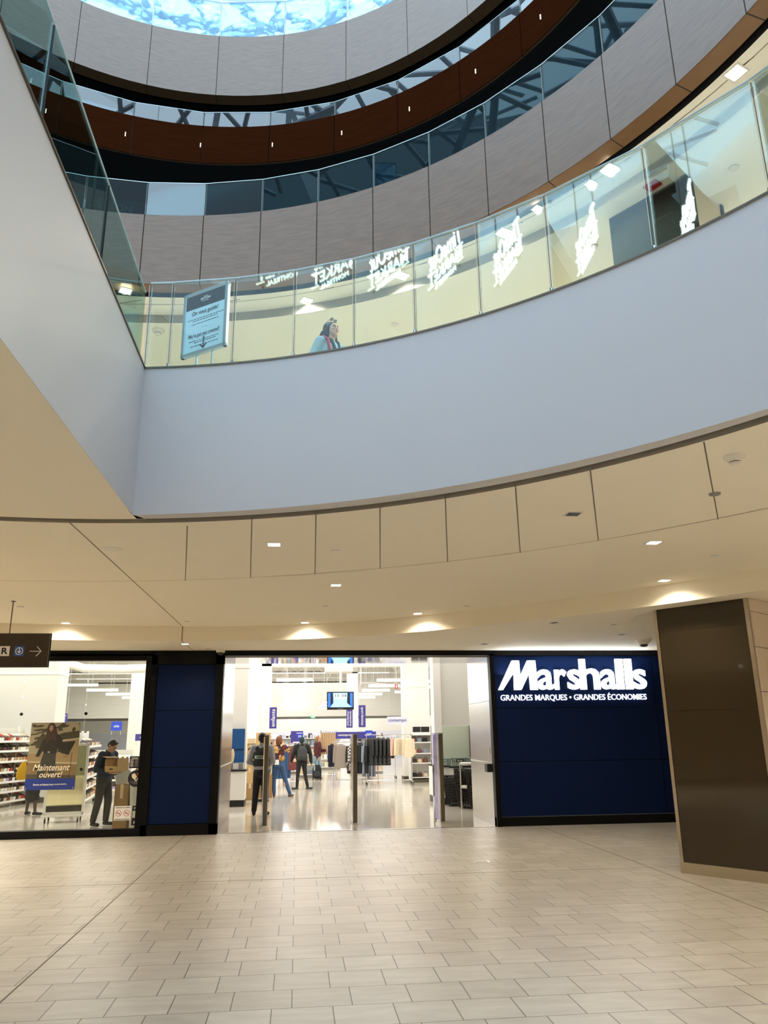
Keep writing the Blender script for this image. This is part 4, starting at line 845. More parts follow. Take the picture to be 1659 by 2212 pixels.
mb.tube([q['hp']((-0.055, -0.05, 0.122)), q['hp']((-0.085, 0.05, 0.07))], 0.003, 'plastic_grey', 6); mb.tube([q['hp']((0.055, -0.05, 0.122)), q['hp']((0.085, 0.05, 0.07))], 0.003, 'plastic_grey', 6); mb.tube([q['hp']((-0.008, -0.07, 0.12)), q['hp']((0.008, -0.07, 0.12))], 0.003, 'plastic_grey', 6)
mb.build('glasses', g)
# ================================================================ STORE SHELL
mb = MB(); mb.box((-22, 79.8, 0), (14, 80, 7), 'store_white'); st(mb, 'wall_store_back')
mb = MB(); mb.box((-22.2, SF+0.1, 0), (-22, 80, 7), 'store_white'); st(mb, 'wall_store_left')
mb = MB(); mb.box((9.0, SF+0.1, 0), (9.2, 80, 7), 'store_white'); st(mb, 'wall_store_right')
mb = MB(); mb.box((-22, SF+0.1, 3.37), (9.2, SF+0.2, 7), 'store_white'); st(mb, 'wall_store_front')
mb = MB(); mb.box((-22, SF+0.1, 5.9), (9.2, 80, 6.1), 'store_grey'); st(mb, 'ceiling_store')
mb = MB(); mb.box((-22, 52, 2.9), (9, 52.2, 5.9), 'store_grey'); mb.box((3.0, 47, 3.2), (9, 47.2, 5.9), 'store_grey'); st(mb, 'trim_40')
# upper wall over the right-hand counter, with white columns
mb = MB(); mb.box((3.82, 21.0, 1.95), (9.0, 21.25, 5.9), 'store_grey'); mb.box((3.62, 20.9, 0), (3.82, 21.4, 5.9), 'store_white'); st(mb, 'wall_store_counter')
mb = MB(); mb.box((3.9, 22.9, 0.9), (7, 22.95, 1.96), 'green_glass'); mb.box((3.86, 22.85, 0.0), (3.93, 22.95, 1.96), 'steel_dark'); mb.box((4.98, 22.85, 0.9), (5.1, 22.95, 1.96), 'steel_dark'); st(mb, 'window_20')
def pillar(x0, y0, x1, y1, z, l, m='store_white', cap=None):
    o = empty('store_column', ((x0+x1)/2, (y0+y1)/2, 0), 0, l, 'column', 'white columns in the shop'); a, b = (x1-x0)/2, (y1-y0)/2
    mb = MB(); mb.box((-a, -b, 0), (a, b, z), m); mb.build('shaft', o, bevel=0.01)
    mb = MB(); mb.box((-a-0.02, -b-0.02, 0), (a+0.02, b+0.02, 0.15), 'steel_dark'); mb.build('base_trim', o)
    mb = MB(); mb.box((-a-0.015, -b-0.015, 3.55), (a+0.015, b+0.015, 3.62), 'white'); mb.build('band', o)
pillar(-1.86, 22.0, -1.36, 22.5, 5.9, 'white column just inside the left of the entrance behind the blue panel')
pillar(-1.85, 28, -1.32, 28.5, 5.9, 'second white column on the left, behind the nearer one')
pillar(-1.75, 38, -1.25, 38.5, 5.9, 'third white column on the left, thin in the distance', 'store_grey')
pillar(4.20, 31.5, 5.28, 32.1, 5.9, 'white column right of the cream jacket on the rolling rack')
pillar(2.75, 44, 3.35, 44.6, 5.9, 'distant white column in the right half of the shop')
pillar(-8.7, 24.0, -7.0, 25, 5.9, 'broad white column seen through the window at far left', 'store_grey')
pillar(-8.2, 40, -7.2, 41, 5.9, 'white column seen through the window behind the shoe shelves')
pillar(-5.9, 36, -5.1, 36.8, 5.9, 'white column seen near the right side of the window')
# ceiling services : joists, ducts, pipes
mb = MB()
for y in range(24, 78, 4):
    mb.box((-22, y, 5.7), (9, y+0.1, 5.78), 'white'); mb.box((-22, y, 5.05), (9, y+0.08, 5.12), 'white')
    x = -21.0
    while x < 9: mb.tube([(x, y+0.04, 5.1), (x+0.7, y+0.04, 5.7), (x+1.4, y+0.04, 5.1)], 0.025, 'white', 4); x += 1.4
st(mb, 'trim_42')
mb = MB(); mb.box((-3, 38, 4.95), (8.9, 38.8, 5.5), 'store_white')
tag(mb.build('air_duct'), 'long boxy white air duct crossing under the shop ceiling', 'duct'); mb = MB(); mb.box((1.15, 33.0, 4.3), (2.3, 34.2, 5.9), 'store_grey')
tag(mb.build('air_duct'), 'square vertical duct drop above the television', 'duct')
mb = MB(); mb.tube([(-15, 30, 4.4), (-9, 30, 4.55), (-8, 30.4, 4.25), (-6.5, 30.2, 4.2), (-4.5, 30, 4.25)], 0.16, 'white', 14)
tag(mb.build('air_duct', smooth=True), 'round white duct bending behind the shop window', 'duct')
mb = MB()
for i, (x, y) in enumerate(((-0.9, 31), (-0.5, 26), (2.4, 27), (5.0, 30), (-6, 27), (-10, 26), (3.2, 40))): mb.tube([(x, y, 5.9), (x, y, 4.9-0.12*i)], 0.02, 'white', 6); mb.tube([(x, y, 5.0-0.12*i), (x+1.6, y+3, 5.0-0.1*i)], 0.02, 'white', 6)
for x in (-6.8, -0.6, 1.9, 5.6): mb.tube([(x, 20, 5.2), (x, 78, 5.2)], 0.035, 'white', 6)
st(mb, 'trim_43')
mb = MB()
for y in (40.5, 44.5, 49): mb.box((-2.5, y, 5.86), (8.5, y+1.3, 5.895), 'plastic_black'); mb.box((-14, y, 5.86), (-4, y+1.0, 5.895), 'plastic_grey')
st(mb, 'trim_41')
# luminaires
ORD = ['nearest', 'second', 'third', 'fourth', 'fifth', 'sixth', 'seventh', 'eighth', 'ninth', 'tenth', 'eleventh', 'twelfth']
proto = None
def luminaire(x, y, z, l, L=1.35, rz=0):
    global proto
    if proto is None:
        proto = empty('linear_luminaire', (0, 0, 0)); mb = MB(); mb.tube([(-L/2, 0, 0), (L/2, 0, 0)], 0.042, 'tube', 10); mb.build('tube', proto)
        mb = MB(); mb.box((-L/2, -0.05, 0.035), (L/2, 0.05, 0.08), 'white'); mb.build('housing', proto)
        for s in (-1, 1): mb = MB(); mb.tube([(s*L*0.35, 0, 0.08), (s*L*0.35, 0, 2.1)], 0.006, 'white', 4); mb.build('suspension_wire', proto)
        r = proto
    else:
        r = proto.copy(); COL.objects.link(r)
        for ch in proto.children: c = ch.copy(); COL.objects.link(c); c.parent = r
    r.location = (x, y, z); r.rotation_euler = (0, 0, rz); tag(r, l, 'ceiling light', 'glowing linear lights in the shop')
for i in range(12): luminaire(-0.13, 30+i*3.65, 3.75, ORD[i]+' tube light of the central row, counted from the entrance')
for i in range(9): luminaire(3.75, 30.6+i*3.65, 3.77, ORD[i]+' tube light in the row right of the television')
for i in range(8): luminaire(-8.7, 32.8+i*3.65, 3.78, ORD[i]+' tube light of the main row behind the left window', rz=0.04)
for i in range(6): luminaire(-5.7, 36+i*3.65, 3.78, ORD[i]+' tube light of the right row behind the left window')
for i in range(3): luminaire(1.85, 40+i*4.4, 3.3, ORD[i]+' slanting tube light under the television', rz=0.6)
for i in range(3): luminaire(5.6, 32+i*4, 3.8, ORD[i]+' tube light high behind the right columns')
# ================================================================ ENTRANCE : gates, TV, banners
def gate(x, y, l, pane=True, lil=False):
    r = empty('security_gate', (x, y, 0), 0, l, 'security gate', 'anti-theft gate posts at the entrance')
    mb = MB(); mb.box((-0.035, -0.12, 0.03), (0.045, 0.12, 1.74), 'steel_dark'); mb.build('post', r, bevel=0.012)
    mb = MB(); mb.box((-0.045, -0.13, 1.735), (0.05, 0.13, 1.76), 'plastic_grey'); mb.build('cap', r, bevel=0.004)
    mb = MB(); mb.box((-0.05, -0.15, 0), (0.055, 0.15, 0.035), 'steel'); mb.build('foot', r)
    mb = MB(); mb.box((-0.055, -0.10, 0.04), (-0.037, 0.5, 1.72), 'chrome'); mb.build('side_rail', r)
    if pane: mb = MB(); mb.box((-0.16, 0.0, 0.06), (-0.06, 0.02, 1.76), 'pale_pane'); mb.build('acrylic_panel', r)
M['pale_pane'] = glass_mat('pale_pane', (0.72, 0.70, 0.86), 2.2)
gate(-0.61, 16.6, 'left anti-theft gate post, in front of the security guard', False); gate(1.20, 16.7, 'middle anti-theft gate post in the entrance', False); gate(2.98, 16.6, 'right anti-theft gate post with a lilac clear panel')
tv = empty('television', (1.29, 24, 2.47), 0, 'wall screen hanging from a white pole showing the entrance camera view', 'television')
mb = MB(); mb.box((-0.41, 0, 0), (0.41, 0.05, 0.53), 'plastic_black'); mb.build('housing', tv, bevel=0.006)
mb = MB(); mb.box((-0.375, -0.004, 0.075), (0.375, 0, 0.495), 'screen_blue'); mb.poly([(-0.375, 0.075), (-0.30, 0.075), (-0.21, 0.2), (-0.22, 0.495), (-0.375, 0.495)], 'screen_navy', mx=Matrix.Translation((0, -0.0055, 0)))
mb.poly([(0.375, 0.075), (0.34, 0.075), (0.20, 0.2), (0.21, 0.495), (0.375, 0.495)], 'screen_navy', mx=Matrix.Translation((0, -0.0055, 0)))
mb.poly([(-0.30, 0.12), (-0.215, 0.2), (-0.225, 0.47), (-0.27, 0.495), (-0.30, 0.495)], 'screen_dark', mx=Matrix.Translation((0, -0.0075, 0))); mb.poly([(0.30, 0.12), (0.20, 0.2), (0.21, 0.47), (0.24, 0.495), (0.29, 0.495)], 'screen_dark', mx=Matrix.Translation((0, -0.0075, 0)))
mb.box((-0.2, -0.0065, 0.32), (0.2, -0.004, 0.47), 'screen_pale')
for x in (-0.16, -0.10, -0.07, 0.05, 0.09, 0.13, 0.16): mb.box((x, -0.0085, 0.37), (x+0.02, -0.0065, 0.46), 'screen_dark')
mb.box((-0.004, -0.0085, 0.2), (0.004, -0.0065, 0.36), 'white'); mb.build('screen', tv)
mb = MB(); mb.tube([(0.0, 0.05, 0.45), (0, 0.05, 3.4)], 0.03, 'white', 10); mb.build('pole', tv)
mb = MB(); mb.box((-0.08, -0.002, 0.02), (0.08, 0, 0.03), 'plastic_grey'); mb.build('control_strip', tv)
def banner(x, y, z0, z1, w, s, l, m='banner_blue', tm='print_white', rot=-1, two=None, hang=6.0):
    r = empty('hanging_banner', (x, y, z0), 0, l, 'banner', 'department banners')
    mb = MB(); mb.box((-w/2, 0, 0), (w/2, 0.02, z1-z0), m); mb.build('panel', r)
    b = FRONT if rot == 0 else (Matrix.Rotation(-pi/2*(-1 if rot > 0 else 1)*-1, 4, 'Y') @ FRONT)
    H = z1-z0
    for i, t in enumerate([s] if two is None else [s, two]):
        me = text_mesh(t, tm, w=(H*0.82 if rot else w*0.86), h=w*(0.52 if rot and two is None else 0.3) if rot else H*0.42, ext=0.002, off=0.01); o = bpy.data.objects.new('lettering', me); COL.objects.link(o); o.parent = r
        o.matrix_local = Matrix.Translation(((0 if two is None else (w*0.2 if i == 0 else -w*0.2)), -0.003, H/2)) @ b
    for s_ in (-1, 1): mb = MB(); mb.tube([(s_*w*0.4, 0.01, H), (s_*w*0.4, 0.01, 5.9-z0)], 0.004, 'white', 4); mb.build('cord', r)
banner(-0.90, 30, 1.99, 2.76, 0.27, 'enfants', 'blue vertical banner reading enfants above the shoppers', rot=1)
banner(2.22, 34, 2.02, 2.77, 0.27, 'accessoires', 'blue vertical banner with two lines of text under the television', two="d'ext\u00e9rieur")
banner(2.60, 32, 2.02, 2.88, 0.28, 'sport-femmes', 'blue vertical banner reading sport-femmes right of the television')
banner(3.78, 30, 2.07, 2.38, 0.80, 'contempo', 'pale horizontal banner reading contempo beside the white column', m='pale_banner', tm='banner_blue', rot=0)
r = empty('exit_sign', (0.87, 45, 2.66), 0, 'small green exit pictogram sign hanging deep in the shop', 'exit sign')
mb = MB(); mb.box((-0.12, 0, 0), (0.12, 0.05, 0.14), 'green_sign'); mb.build('housing', r); mb = MB(); mb.tube([(0, 0.02, 0.14), (0, 0.02, 3.24)], 0.012, 'white', 6); mb.build('rod', r); mb = MB(); mb.box((0.0, -0.004, 0.02), (0.09, 0, 0.12), 'print_white'); mb.box((-0.07, -0.004, 0.03), (-0.03, 0, 0.11), 'print_white'); mb.build('pictogram', r)
r = empty('fire_sign', (4.26, 34, 3.63), 0, 'red fire extinguisher arrow sign high on the right', 'sign'); mb = MB(); mb.box((-0.07, 0, 0), (0.07, 0.02, 0.2), 'red'); mb.build('panel', r); mb = MB(); mb.tube([(0, 0.03, 0.1), (0, 0.03, 2.27)], 0.01, 'white', 6); mb.build('rod', r); mb = MB(); mb.box((-0.02, -0.004, 0.06), (0.02, 0, 0.17), 'print_white'); mb.poly([(-0.045, 0.07), (0.045, 0.07), (0, 0.02)], 'print_white', mx=Matrix.Translation((0, -0.004, 0))); mb.build('arrow', r)
# ================================================================ GARMENTS
def garment(name, m, L=0.75, W=0.44, T=0.10, puff=False, sleeves=True, trousers=False, flare=1.0, color2=None):
    r = empty(name)
    mb = MB(); n = 12
    if trousers:
        for s in (1, -1):
            mb.loft([(-0.10-L*t, 0.07*s, 0, 0.085-0.02*t, T*0.5) for t in (0, 0.1, 0.4, 0.8, 1)], m, 12, sq=2.6)
    else:
        R = [(-0.055, 0, 0, W*0.14, T*0.3), (-0.075, 0, 0, W*0.30, T*0.42), (-0.115, 0, 0, W*0.46, T*0.5)]
        k = 14 if puff else 5
        for i in range(k+1):
            t = i/k; b = (1+0.10*math.sin(t*pi*k)) if puff else 1
            if puff: b = 1.07 if i % 2 else 0.95
            R.append((-0.17-(L-0.17)*t, 0, 0, W*0.46*(1+0.12*t*flare)*b, T*(0.55+0.1*t)*b))
        mb.loft(R, m, 16, sq=2.7)
    mb.build('garment_body', r, smooth=True)
    if sleeves and not trousers:
        for s in (1, -1):
            mb = MB(); pts = []; rr = []
            k = 9 if puff else 4
            for i in range(k+1):
                t = i/k; pts.append((s*(W*0.44+0.045*math.sin(t*1.6)), 0.02*t, -0.11-t*0.56)); rr.append((0.068-0.022*t)*((1.08 if i % 2 else 0.93) if puff else 1))
            mb.tube(pts, rr, color2 or m, 10); mb.build('sleeve', r, smooth=True)
    mb = MB(); mb.tube([(0, 0, -0.03), (0, 0, 0.0), (0.018, 0, 0.018), (0, 0, 0.036), (-0.018, 0, 0.022)], 0.004, 'chrome', 6); mb.tube([(-W*0.4, 0, -0.10), (0, 0, -0.03), (W*0.4, 0, -0.10)], 0.007, 'plastic_black', 6); mb.build('hanger', r)
    return r
def copy_tree(o, parent=None):
    c = o.copy(); COL.objects.link(c); c.parent = parent
    for ch in o.children: copy_tree(ch, c)
    return c
PROT = {}
def hang(kind, x, y, z, rz, l, grp, name='hanging_garment', **k):
    if kind not in PROT: PROT[kind] = o = garment(name, **k)
    else: o = copy_tree(PROT[kind])
    o.location = (x, y, z-0.03); o.rotation_euler = (0, 0, rz); tag(o, l, 'clothing', grp)
mm('puffer', (0.014, 0.015, 0.016), 0.5); mm('pink_cloth', (0.68, 0.42, 0.36), 0.85); mm('cream_cloth', (0.74, 0.64, 0.47), 0.85, noise=0.06, nscale=10); mm('white_cloth', (0.75, 0.72, 0.68), 0.85); mm('taupe', (0.28, 0.235, 0.2), 0.9, noise=0.12, nscale=30); mm('navy_cloth', (0.012, 0.012, 0.035), 0.85); mm('grey_blue', (0.22, 0.25, 0.33), 0.85); mm('tan_cloth', (0.6, 0.42, 0.25), 0.85)
def checker():
    m = mat('checked_cloth', (1, 1, 1), 0.85); n = m.node_tree.nodes; l = m.node_tree.links; c = n.new('ShaderNodeTexChecker'); c.inputs['Scale'].default_value = 18
    c.inputs[1].default_value = (0.75, 0.7, 0.66, 1); c.inputs[2].default_value = (0.02, 0.015, 0.015, 1); tc = n.new('ShaderNodeTexCoord'); l.new(tc.outputs['Object'], c.inputs[0]); l.new(c.outputs[0], n['Principled BSDF'].inputs['Base Color']); return m
M['checked'] = checker()
def rail_rack(x0, x1, y, z, l, wheels=True, name='garment_rack', depth=0.5):
    r = empty(name, ((x0+x1)/2, y, 0), 0, l, 'clothes rack', 'clothes racks'); a = (x1-x0)/2
    mb = MB(); mb.tube([(-a-0.06, 0, z), (a+0.06, 0, z)], 0.016, 'chrome', 10); mb.build('rail', r)
    for s in (-1, 1):
        mb = MB(); mb.tube([(s*a, 0, 0.12 if wheels else 0.01), (s*a, 0, z)], 0.018, 'chrome', 10); mb.build('upright', r)
        fz = 0.11 if wheels else 0.018; mb = MB(); mb.tube([(s*a, -depth/2, fz), (s*a, depth/2, fz)], 0.018, 'chrome', 8); mb.build('foot_bar', r)
        if wheels:
            for t in (-1, 1): mb = MB(); mb.tube([(s*a-0.012, t*depth*0.46, 0.045), (s*a+0.012, t*depth*0.46, 0.045)], 0.045, 'rubber', 14); mb.box((s*a-0.02, t*depth*0.46-0.012, 0.05), (s*a+0.02, t*depth*0.46+0.012, 0.11), 'steel_dark'); mb.build('caster', r)
    mb = MB(); mb.tube([(-a, 0, 0.16), (a, 0, 0.16)], 0.014, 'chrome', 8); mb.build('base_bar', r)
RY = 28.9
rail_rack(2.5, 4.14, RY, 1.72, 'chrome rolling rack with black puffer coats in front of the white column')
for i in range(5): hang('puffer', 2.62+i*0.165, RY, 1.70, pi/2+0.5-0.12*i, ORD[i]+' black quilted puffer coat on the rolling rack, counted from the left', 'black puffer coats', name='puffer_coat', m='puffer', L=1.0, W=0.40, T=0.14, puff=True)
hang('pink', 3.42, RY, 1.70, 1.45, 'pink top on the rolling rack beside the black puffer coats', 'light tops on the rolling rack', m='pink_cloth', L=0.68, T=0.08)
hang('cream', 3.60, RY, 1.70, 1.2, 'peach top on the rolling rack between pink top and cream jacket', 'light tops on the rolling rack', m='cream_cloth', L=0.66, T=0.09)
hang('cream', 3.68, RY+0.1, 1.70, 0.9, 'peach cardigan on the rolling rack, left of the empty gap', 'light tops on the rolling rack')
hang('creamj', 4.02, RY-0.04, 1.70, 0.12, 'cream jacket hung facing out at the right end of the rolling rack', 'light tops on the rolling rack', m='cream_cloth', L=0.72, W=0.36, T=0.12)
rail_rack(2.9, 4.0, 32.6, 1.65, 'clothes rack behind the rolling rack'); 
for i in range(12): hang(('maroon', 'blackj', 'white')[i % 3], 2.95+i*0.09, 32.6, 1.63, pi/2+0.2, '%s garment on the rack behind the black puffer coats' % ('maroon', 'black', 'white')[i % 3], 'clothes behind the puffers', m=('maroon', 'cloth_black', 'white_cloth')[i % 3], L=0.8, T=0.07)
# coats under the long blue sign
def panel_sign(x, y, z0, z1, w, s, l, m='banner_blue', sz=0.45, cat='sign', tw=0.5, dx=0.0, rz=0):
    r = empty('rack_sign', (x, y, z0), rz, l, cat); mb = MB(); mb.box((-w/2, 0, 0), (w/2, 0.02, z1-z0), m); mb.build('panel', r)
    me = text_mesh(s, 'print_white', w=w*tw, h=(z1-z0)*sz, ext=0.002, off=0.01); o = bpy.data.objects.new('lettering', me); COL.objects.link(o); o.parent = r; o.matrix_local = Matrix.Translation((dx, -0.004, (z1-z0)/2)) @ FRONT
    for s_ in (-1, 1): mb = MB(); mb.tube([(s_*w*0.42, 0.01, 0), (s_*w*0.42, 0.01, -0.14)], 0.008, 'chrome', 6); mb.build('bracket', r)
    return r
panel_sign(2.17, 29.6, 1.60, 1.84, 1.50, 'contemporain', 'long dark blue rack sign reading contemporain', tw=0.34, dx=-0.4)
panel_sign(2.62, 29.2, 1.66, 1.88, 0.27, 'nouveaut\u00e9s', 'small bright blue card above the black coats', m='bright_blue', tw=0.7, sz=0.3)
rail_rack(1.35, 2.75, 29.6, 1.48, 'clothes rack with taupe coat under the long blue sign', wheels=False)
hang('navyh', 1.27, 29.5, 1.50, 1.2, 'dark navy hooded jacket at the left end of the rack under the blue sign', 'coats under the long blue sign', m='navy_cloth', L=0.85, T=0.12)
hang('taupe', 1.58, 29.1, 1.48, 0.05, 'taupe wool coat hung facing out under the long blue sign', 'coats under the long blue sign', m='taupe', L=0.86, W=0.44, T=0.11)
hang('check', 1.95, 29.2, 1.48, 1.3, 'black and white checked coat beside the taupe coat', 'coats under the long blue sign', m='checked', L=0.95, T=0.08)
for i, (k_, nm) in enumerate((('blackc', 'black'), ('blackc', 'black'), ('greyc', 'charcoal'), ('blackc', 'black'), ('blackc', 'black'), ('gb', 'grey blue'), ('blackc', 'black'))):
    hang(k_, 2.02+i*0.085, 29.15-0.02*i, 1.48, 0.45+0.15*i, '%s coat, %s of those right of the checked coat under the blue sign' % (nm, ORD[i]), 'coats under the long blue sign', m={'blackc': 'cloth_black', 'greyc': 'cloth_charcoal', 'gb': 'grey_blue'}[k_], L=1.05, T=0.09)
rail_rack(2.45, 3.05, 30.2, 0.86, 'low chrome clothes stand below the black puffer coats', wheels=False)
for i in range(4): hang('gbt', 2.53+i*0.11, 30.2, 0.86, pi/2+0.4, 'grey blue trousers on the low stand beneath the puffer coats', 'grey blue trousers', name='hanging_trousers', m='grey_blue', L=0.5, T=0.10, trousers=True)
# left : jeans and maroon garment
rail_rack(-0.45, 0.05, 29.2, 1.42, 'clothes rack with jeans left of the person with the backpack', wheels=False)
for i in range(4): hang('jean', -0.60+i*0.09, 28.6+0.1*i, 1.42, 0.3, 'blue jeans hung beside the woman in the floral blouse', 'hanging blue jeans', name='hanging_trousers', m='denim', L=1.0, T=0.12, trousers=True)
hang('mar', -0.13, 28.9, 1.44, 0.2, 'dark maroon garment hung left of the person with the backpack', 'dark garments on the left rack', m='maroon', L=0.85, T=0.10)
hang('mar', -0.28, 29.2, 1.44, 1.2, 'second dark maroon garment, pressed beside the jeans', 'dark garments on the left rack')
r = empty('handbag', (-0.05, 28.2, 0.86), 0, 'brown strappy handbag on the rack left of the backpack', 'handbag'); mb = MB(); mb.loft([(0, 0, 0, 0.1, 0.04), (0.03, 0, 0, 0.13, 0.05), (0.1, 0, 0, 0.12, 0.04)], 'box_cream', 14, sq=3); mb.build('bag_body', r, smooth=True); mb = MB(); mb.tube([(-0.08, 0, 0.1), (-0.05, 0, 0.2), (0.05, 0, 0.2), (0.08, 0, 0.1)], 0.008, 'maroon', 6); mb.build('handle', r)
sg = panel_sign(0.0, 31.5, 1.45, 1.90, 0.48, '29', 'blue price board reading 29 behind the shoppers', m='banner_blue', sz=0.01, tw=0.01)
mb = MB(); mb.box((-0.02, -0.012, 0.17), (0.23, -0.004, 0.41), 'bright_blue'); pn = mb.build('price_card', sg); text('price', '29', 'print_white', (0.11, 31.484, 1.45+0.25), None, w=0.13, h=0.08, ext=0.002, off=0.02).parent = None
o = bpy.data.objects['price']; o.parent = sg; o.matrix_local = Matrix.Translation((0.11, -0.014, 0.25)) @ FRONT
mb = MB(); mb.box((-0.02, -0.014, 0.36), (0.21, -0.012, 0.385), 'print_white'); mb.box((-0.15, -0.006, -0.0), (0.1, -0.002, 0.05), 'print_white'); mb.build('header_line', sg)
rail_rack(1.0, 1.65, 33.8, 1.95, 'tall rack of tan trousers behind the burgundy jacket', wheels=False)
for i in range(8): hang('tan', 1.02+i*0.08, 33.8, 1.95, pi/2, 'tan trousers on the tall rack behind the burgundy jacket', 'tan trousers', name='hanging_trousers', m='tan_cloth', L=0.85, T=0.09, trousers=True)
# ================================================================ BAG SHELF, COUNTERS, CARTONS
r = empty('bag_shelf', (5.055, 30.0, 0), 0, 'white shelf unit filled with handbags right of the cream jacket', 'shelf unit')
r.scale = (1.11,)*3
mb = MB(); mb.box((-0.72, 0.35, 0.1), (0.95, 0.4, 1.6), 'store_grey'); mb.build('back_panel', r)
for x in (-0.74, -0.01, 0.93): mb = MB(); mb.box((x, 0, 0.1), (x+0.04, 0.4, 1.6), 'shelf_white'); mb.build('side_panel', r)
for z in (0.14, 0.60, 0.91, 1.27, 1.52): mb = MB(); mb.box((-0.72, 0, z), (0.95, 0.4, z+(0.1 if z > 1.5 else 0.03)), 'shelf_white'); mb.build('shelf', r)
mb = MB(); mb.box((-0.72, 0.02, 0), (0.95, 0.4, 0.1), 'steel_dark'); mb.build('plinth', r)
BG = {}
def bag(x, y, z, m, w, h, l):
    key = (m, w, h)
    if key in BG: o = copy_tree(BG[key])
    else:
        o = empty('handbag'); mb = MB(); mb.loft([(0, 0, 0, w*0.44, 0.06), (0.02, 0, 0, w*0.5, 0.075), (h*0.6, 0, 0, w*0.48, 0.06), (h, 0, 0, w*0.38, 0.03)], m, 16, sq=3); mb.build('bag_body', o, smooth=True)
        mb = MB(); mb.tube([(-w*0.28, -0.02, h*0.9), (-w*0.22, -0.02, h*1.35), (w*0.22, -0.02, h*1.35), (w*0.28, -0.02, h*0.9)], 0.008, 'maroon' if m != 'maroon' else 'cloth_black', 6); mb.build('handle', o); BG[key] = o
    o.location = (x*1.111, y+3.02, z*1.11); o.scale = (1.11,)*3; tag(o, l, 'handbag', 'handbags on the white shelf')
for j, (z, nm) in enumerate(((1.30, 'top'), (0.94, 'second'), (0.63, 'third'), (0.17, 'bottom'))):
    for i, x in enumerate((3.98, 4.16, 4.36, 4.68, 4.86, 5.04, 5.24)):
        k = (i*3+j*2) % 5; m_, w_, h_, c_ = (('maroon', 0.17, 0.13, 'maroon'), ('cloth_black', 0.18, 0.14, 'black'), ('box_cream', 0.16, 0.12, 'cream'), ('grey_blue', 0.17, 0.14, 'grey'), ('brown_cloth', 0.18, 0.13, 'brown'))[k]
        bag(x, 27.16, z, m_, w_, h_, '%s handbag, %s from the left on the %s shelf of the bag display' % (c_, ('first', 'second', 'third', 'fourth', 'fifth', 'sixth', 'seventh')[i], nm))
mb = MB(); mb.box((4.58, 31.48, 1.72), (5.24, 31.5, 2.01), 'plastic_black'); mb.box((4.88, 31.475, 1.72), (4.91, 31.49, 2.01), 'plastic_grey'); tag(mb.build('wall_screen'), 'dark rectangular panel on the column above the bag shelf', 'panel')
def counter(x, y, w, d, h, l):
    r = empty('service_counter', (x, y, 0), 0, l, 'counter'); mb = MB(); mb.box((0, 0, 0.16), (w, d, h-0.04), 'white'); mb.build('cabinet', r, bevel=0.004); mb = MB(); mb.box((-0.01, -0.02, h-0.04), (w+0.02, d, h), 'plastic_black'); mb.build('countertop', r); mb = MB(); mb.box((0.01, 0.01, 0), (w-0.01, d, 0.16), 'plastic_black'); mb.build('plinth', r); return r
counter(-1.86, 21.3, 0.55, 0.6, 0.90, 'small white counter with black plinth left of the security guard'); counter(3.95, 22.2, 2.2, 0.6, 0.86, 'long white counter behind the shopping baskets on the right'); counter(3.62, 20.6, 0.3, 1.4, 0.95, 'narrow white counter end beside the right gate post')
mm('bp_blue', (0.015, 0.09, 0.28), 0.4)
mb = MB(); mb.box((-1.80, 21.90, 1.06), (-1.40, 21.96, 1.93), 'bp_blue'); mb.box((-1.80, 21.88, 1.40), (-1.40, 21.9, 1.41), 'navy_joint'); tag(mb.build('blue_board'), 'blue display board on the left column above the small counter', 'board')
r = empty('information_stand', (-1.62, 21.5, 0.9), 0, 'grey box with a white notice standing on the small counter', 'stand'); mb = MB(); mb.box((-0.2, 0, 0), (0.22, 0.2, 0.16), 'plastic_grey'); mb.build('box_body', r); mb = MB(); mb.box((-0.03, -0.006, 0.01), (0.11, 0, 0.15), 'print_white'); mb.build('notice', r)
r = empty('hand_dispenser', (-1.73, 21.35, 1.06), 0, 'cream wall dispenser with black nozzle beside the blue board', 'dispenser'); mb = MB(); mb.loft([(0, 0, 0, 0.05, 0.05), (0.04, 0, 0, 0.1, 0.06), (0.22, 0.02, 0, 0.1, 0.06), (0.32, 0.06, 0, 0.04, 0.04), (0.36, 0.06, 0, 0.03, 0.03)], 'box_cream', 16, sq=3); mb.build('tank', r, smooth=True); mb = MB(); mb.box((-0.05, -0.04, 0.27), (0.0, 0.03, 0.42), 'plastic_black'); mb.build('nozzle', r)
def carton(x, y, z, w, d, h, l, m='cardboard', rz=0):
    r = empty('carton', (x, y, z), rz, l, 'carton', 'stacked cartons'); mb = MB(); mb.box((-w/2, -d/2, 0), (w/2, d/2, h), m); mb.build('carton_body', r, bevel=0.006)
    mb = MB(); mb.box((-0.03, -d/2-0.002, h*0.7), (0.03, -d/2, h), 'box_cream'); mb.box((-0.03, -d/2, h), (0.03, d/2, h+0.002), 'box_cream'); mb.build('tape', r)
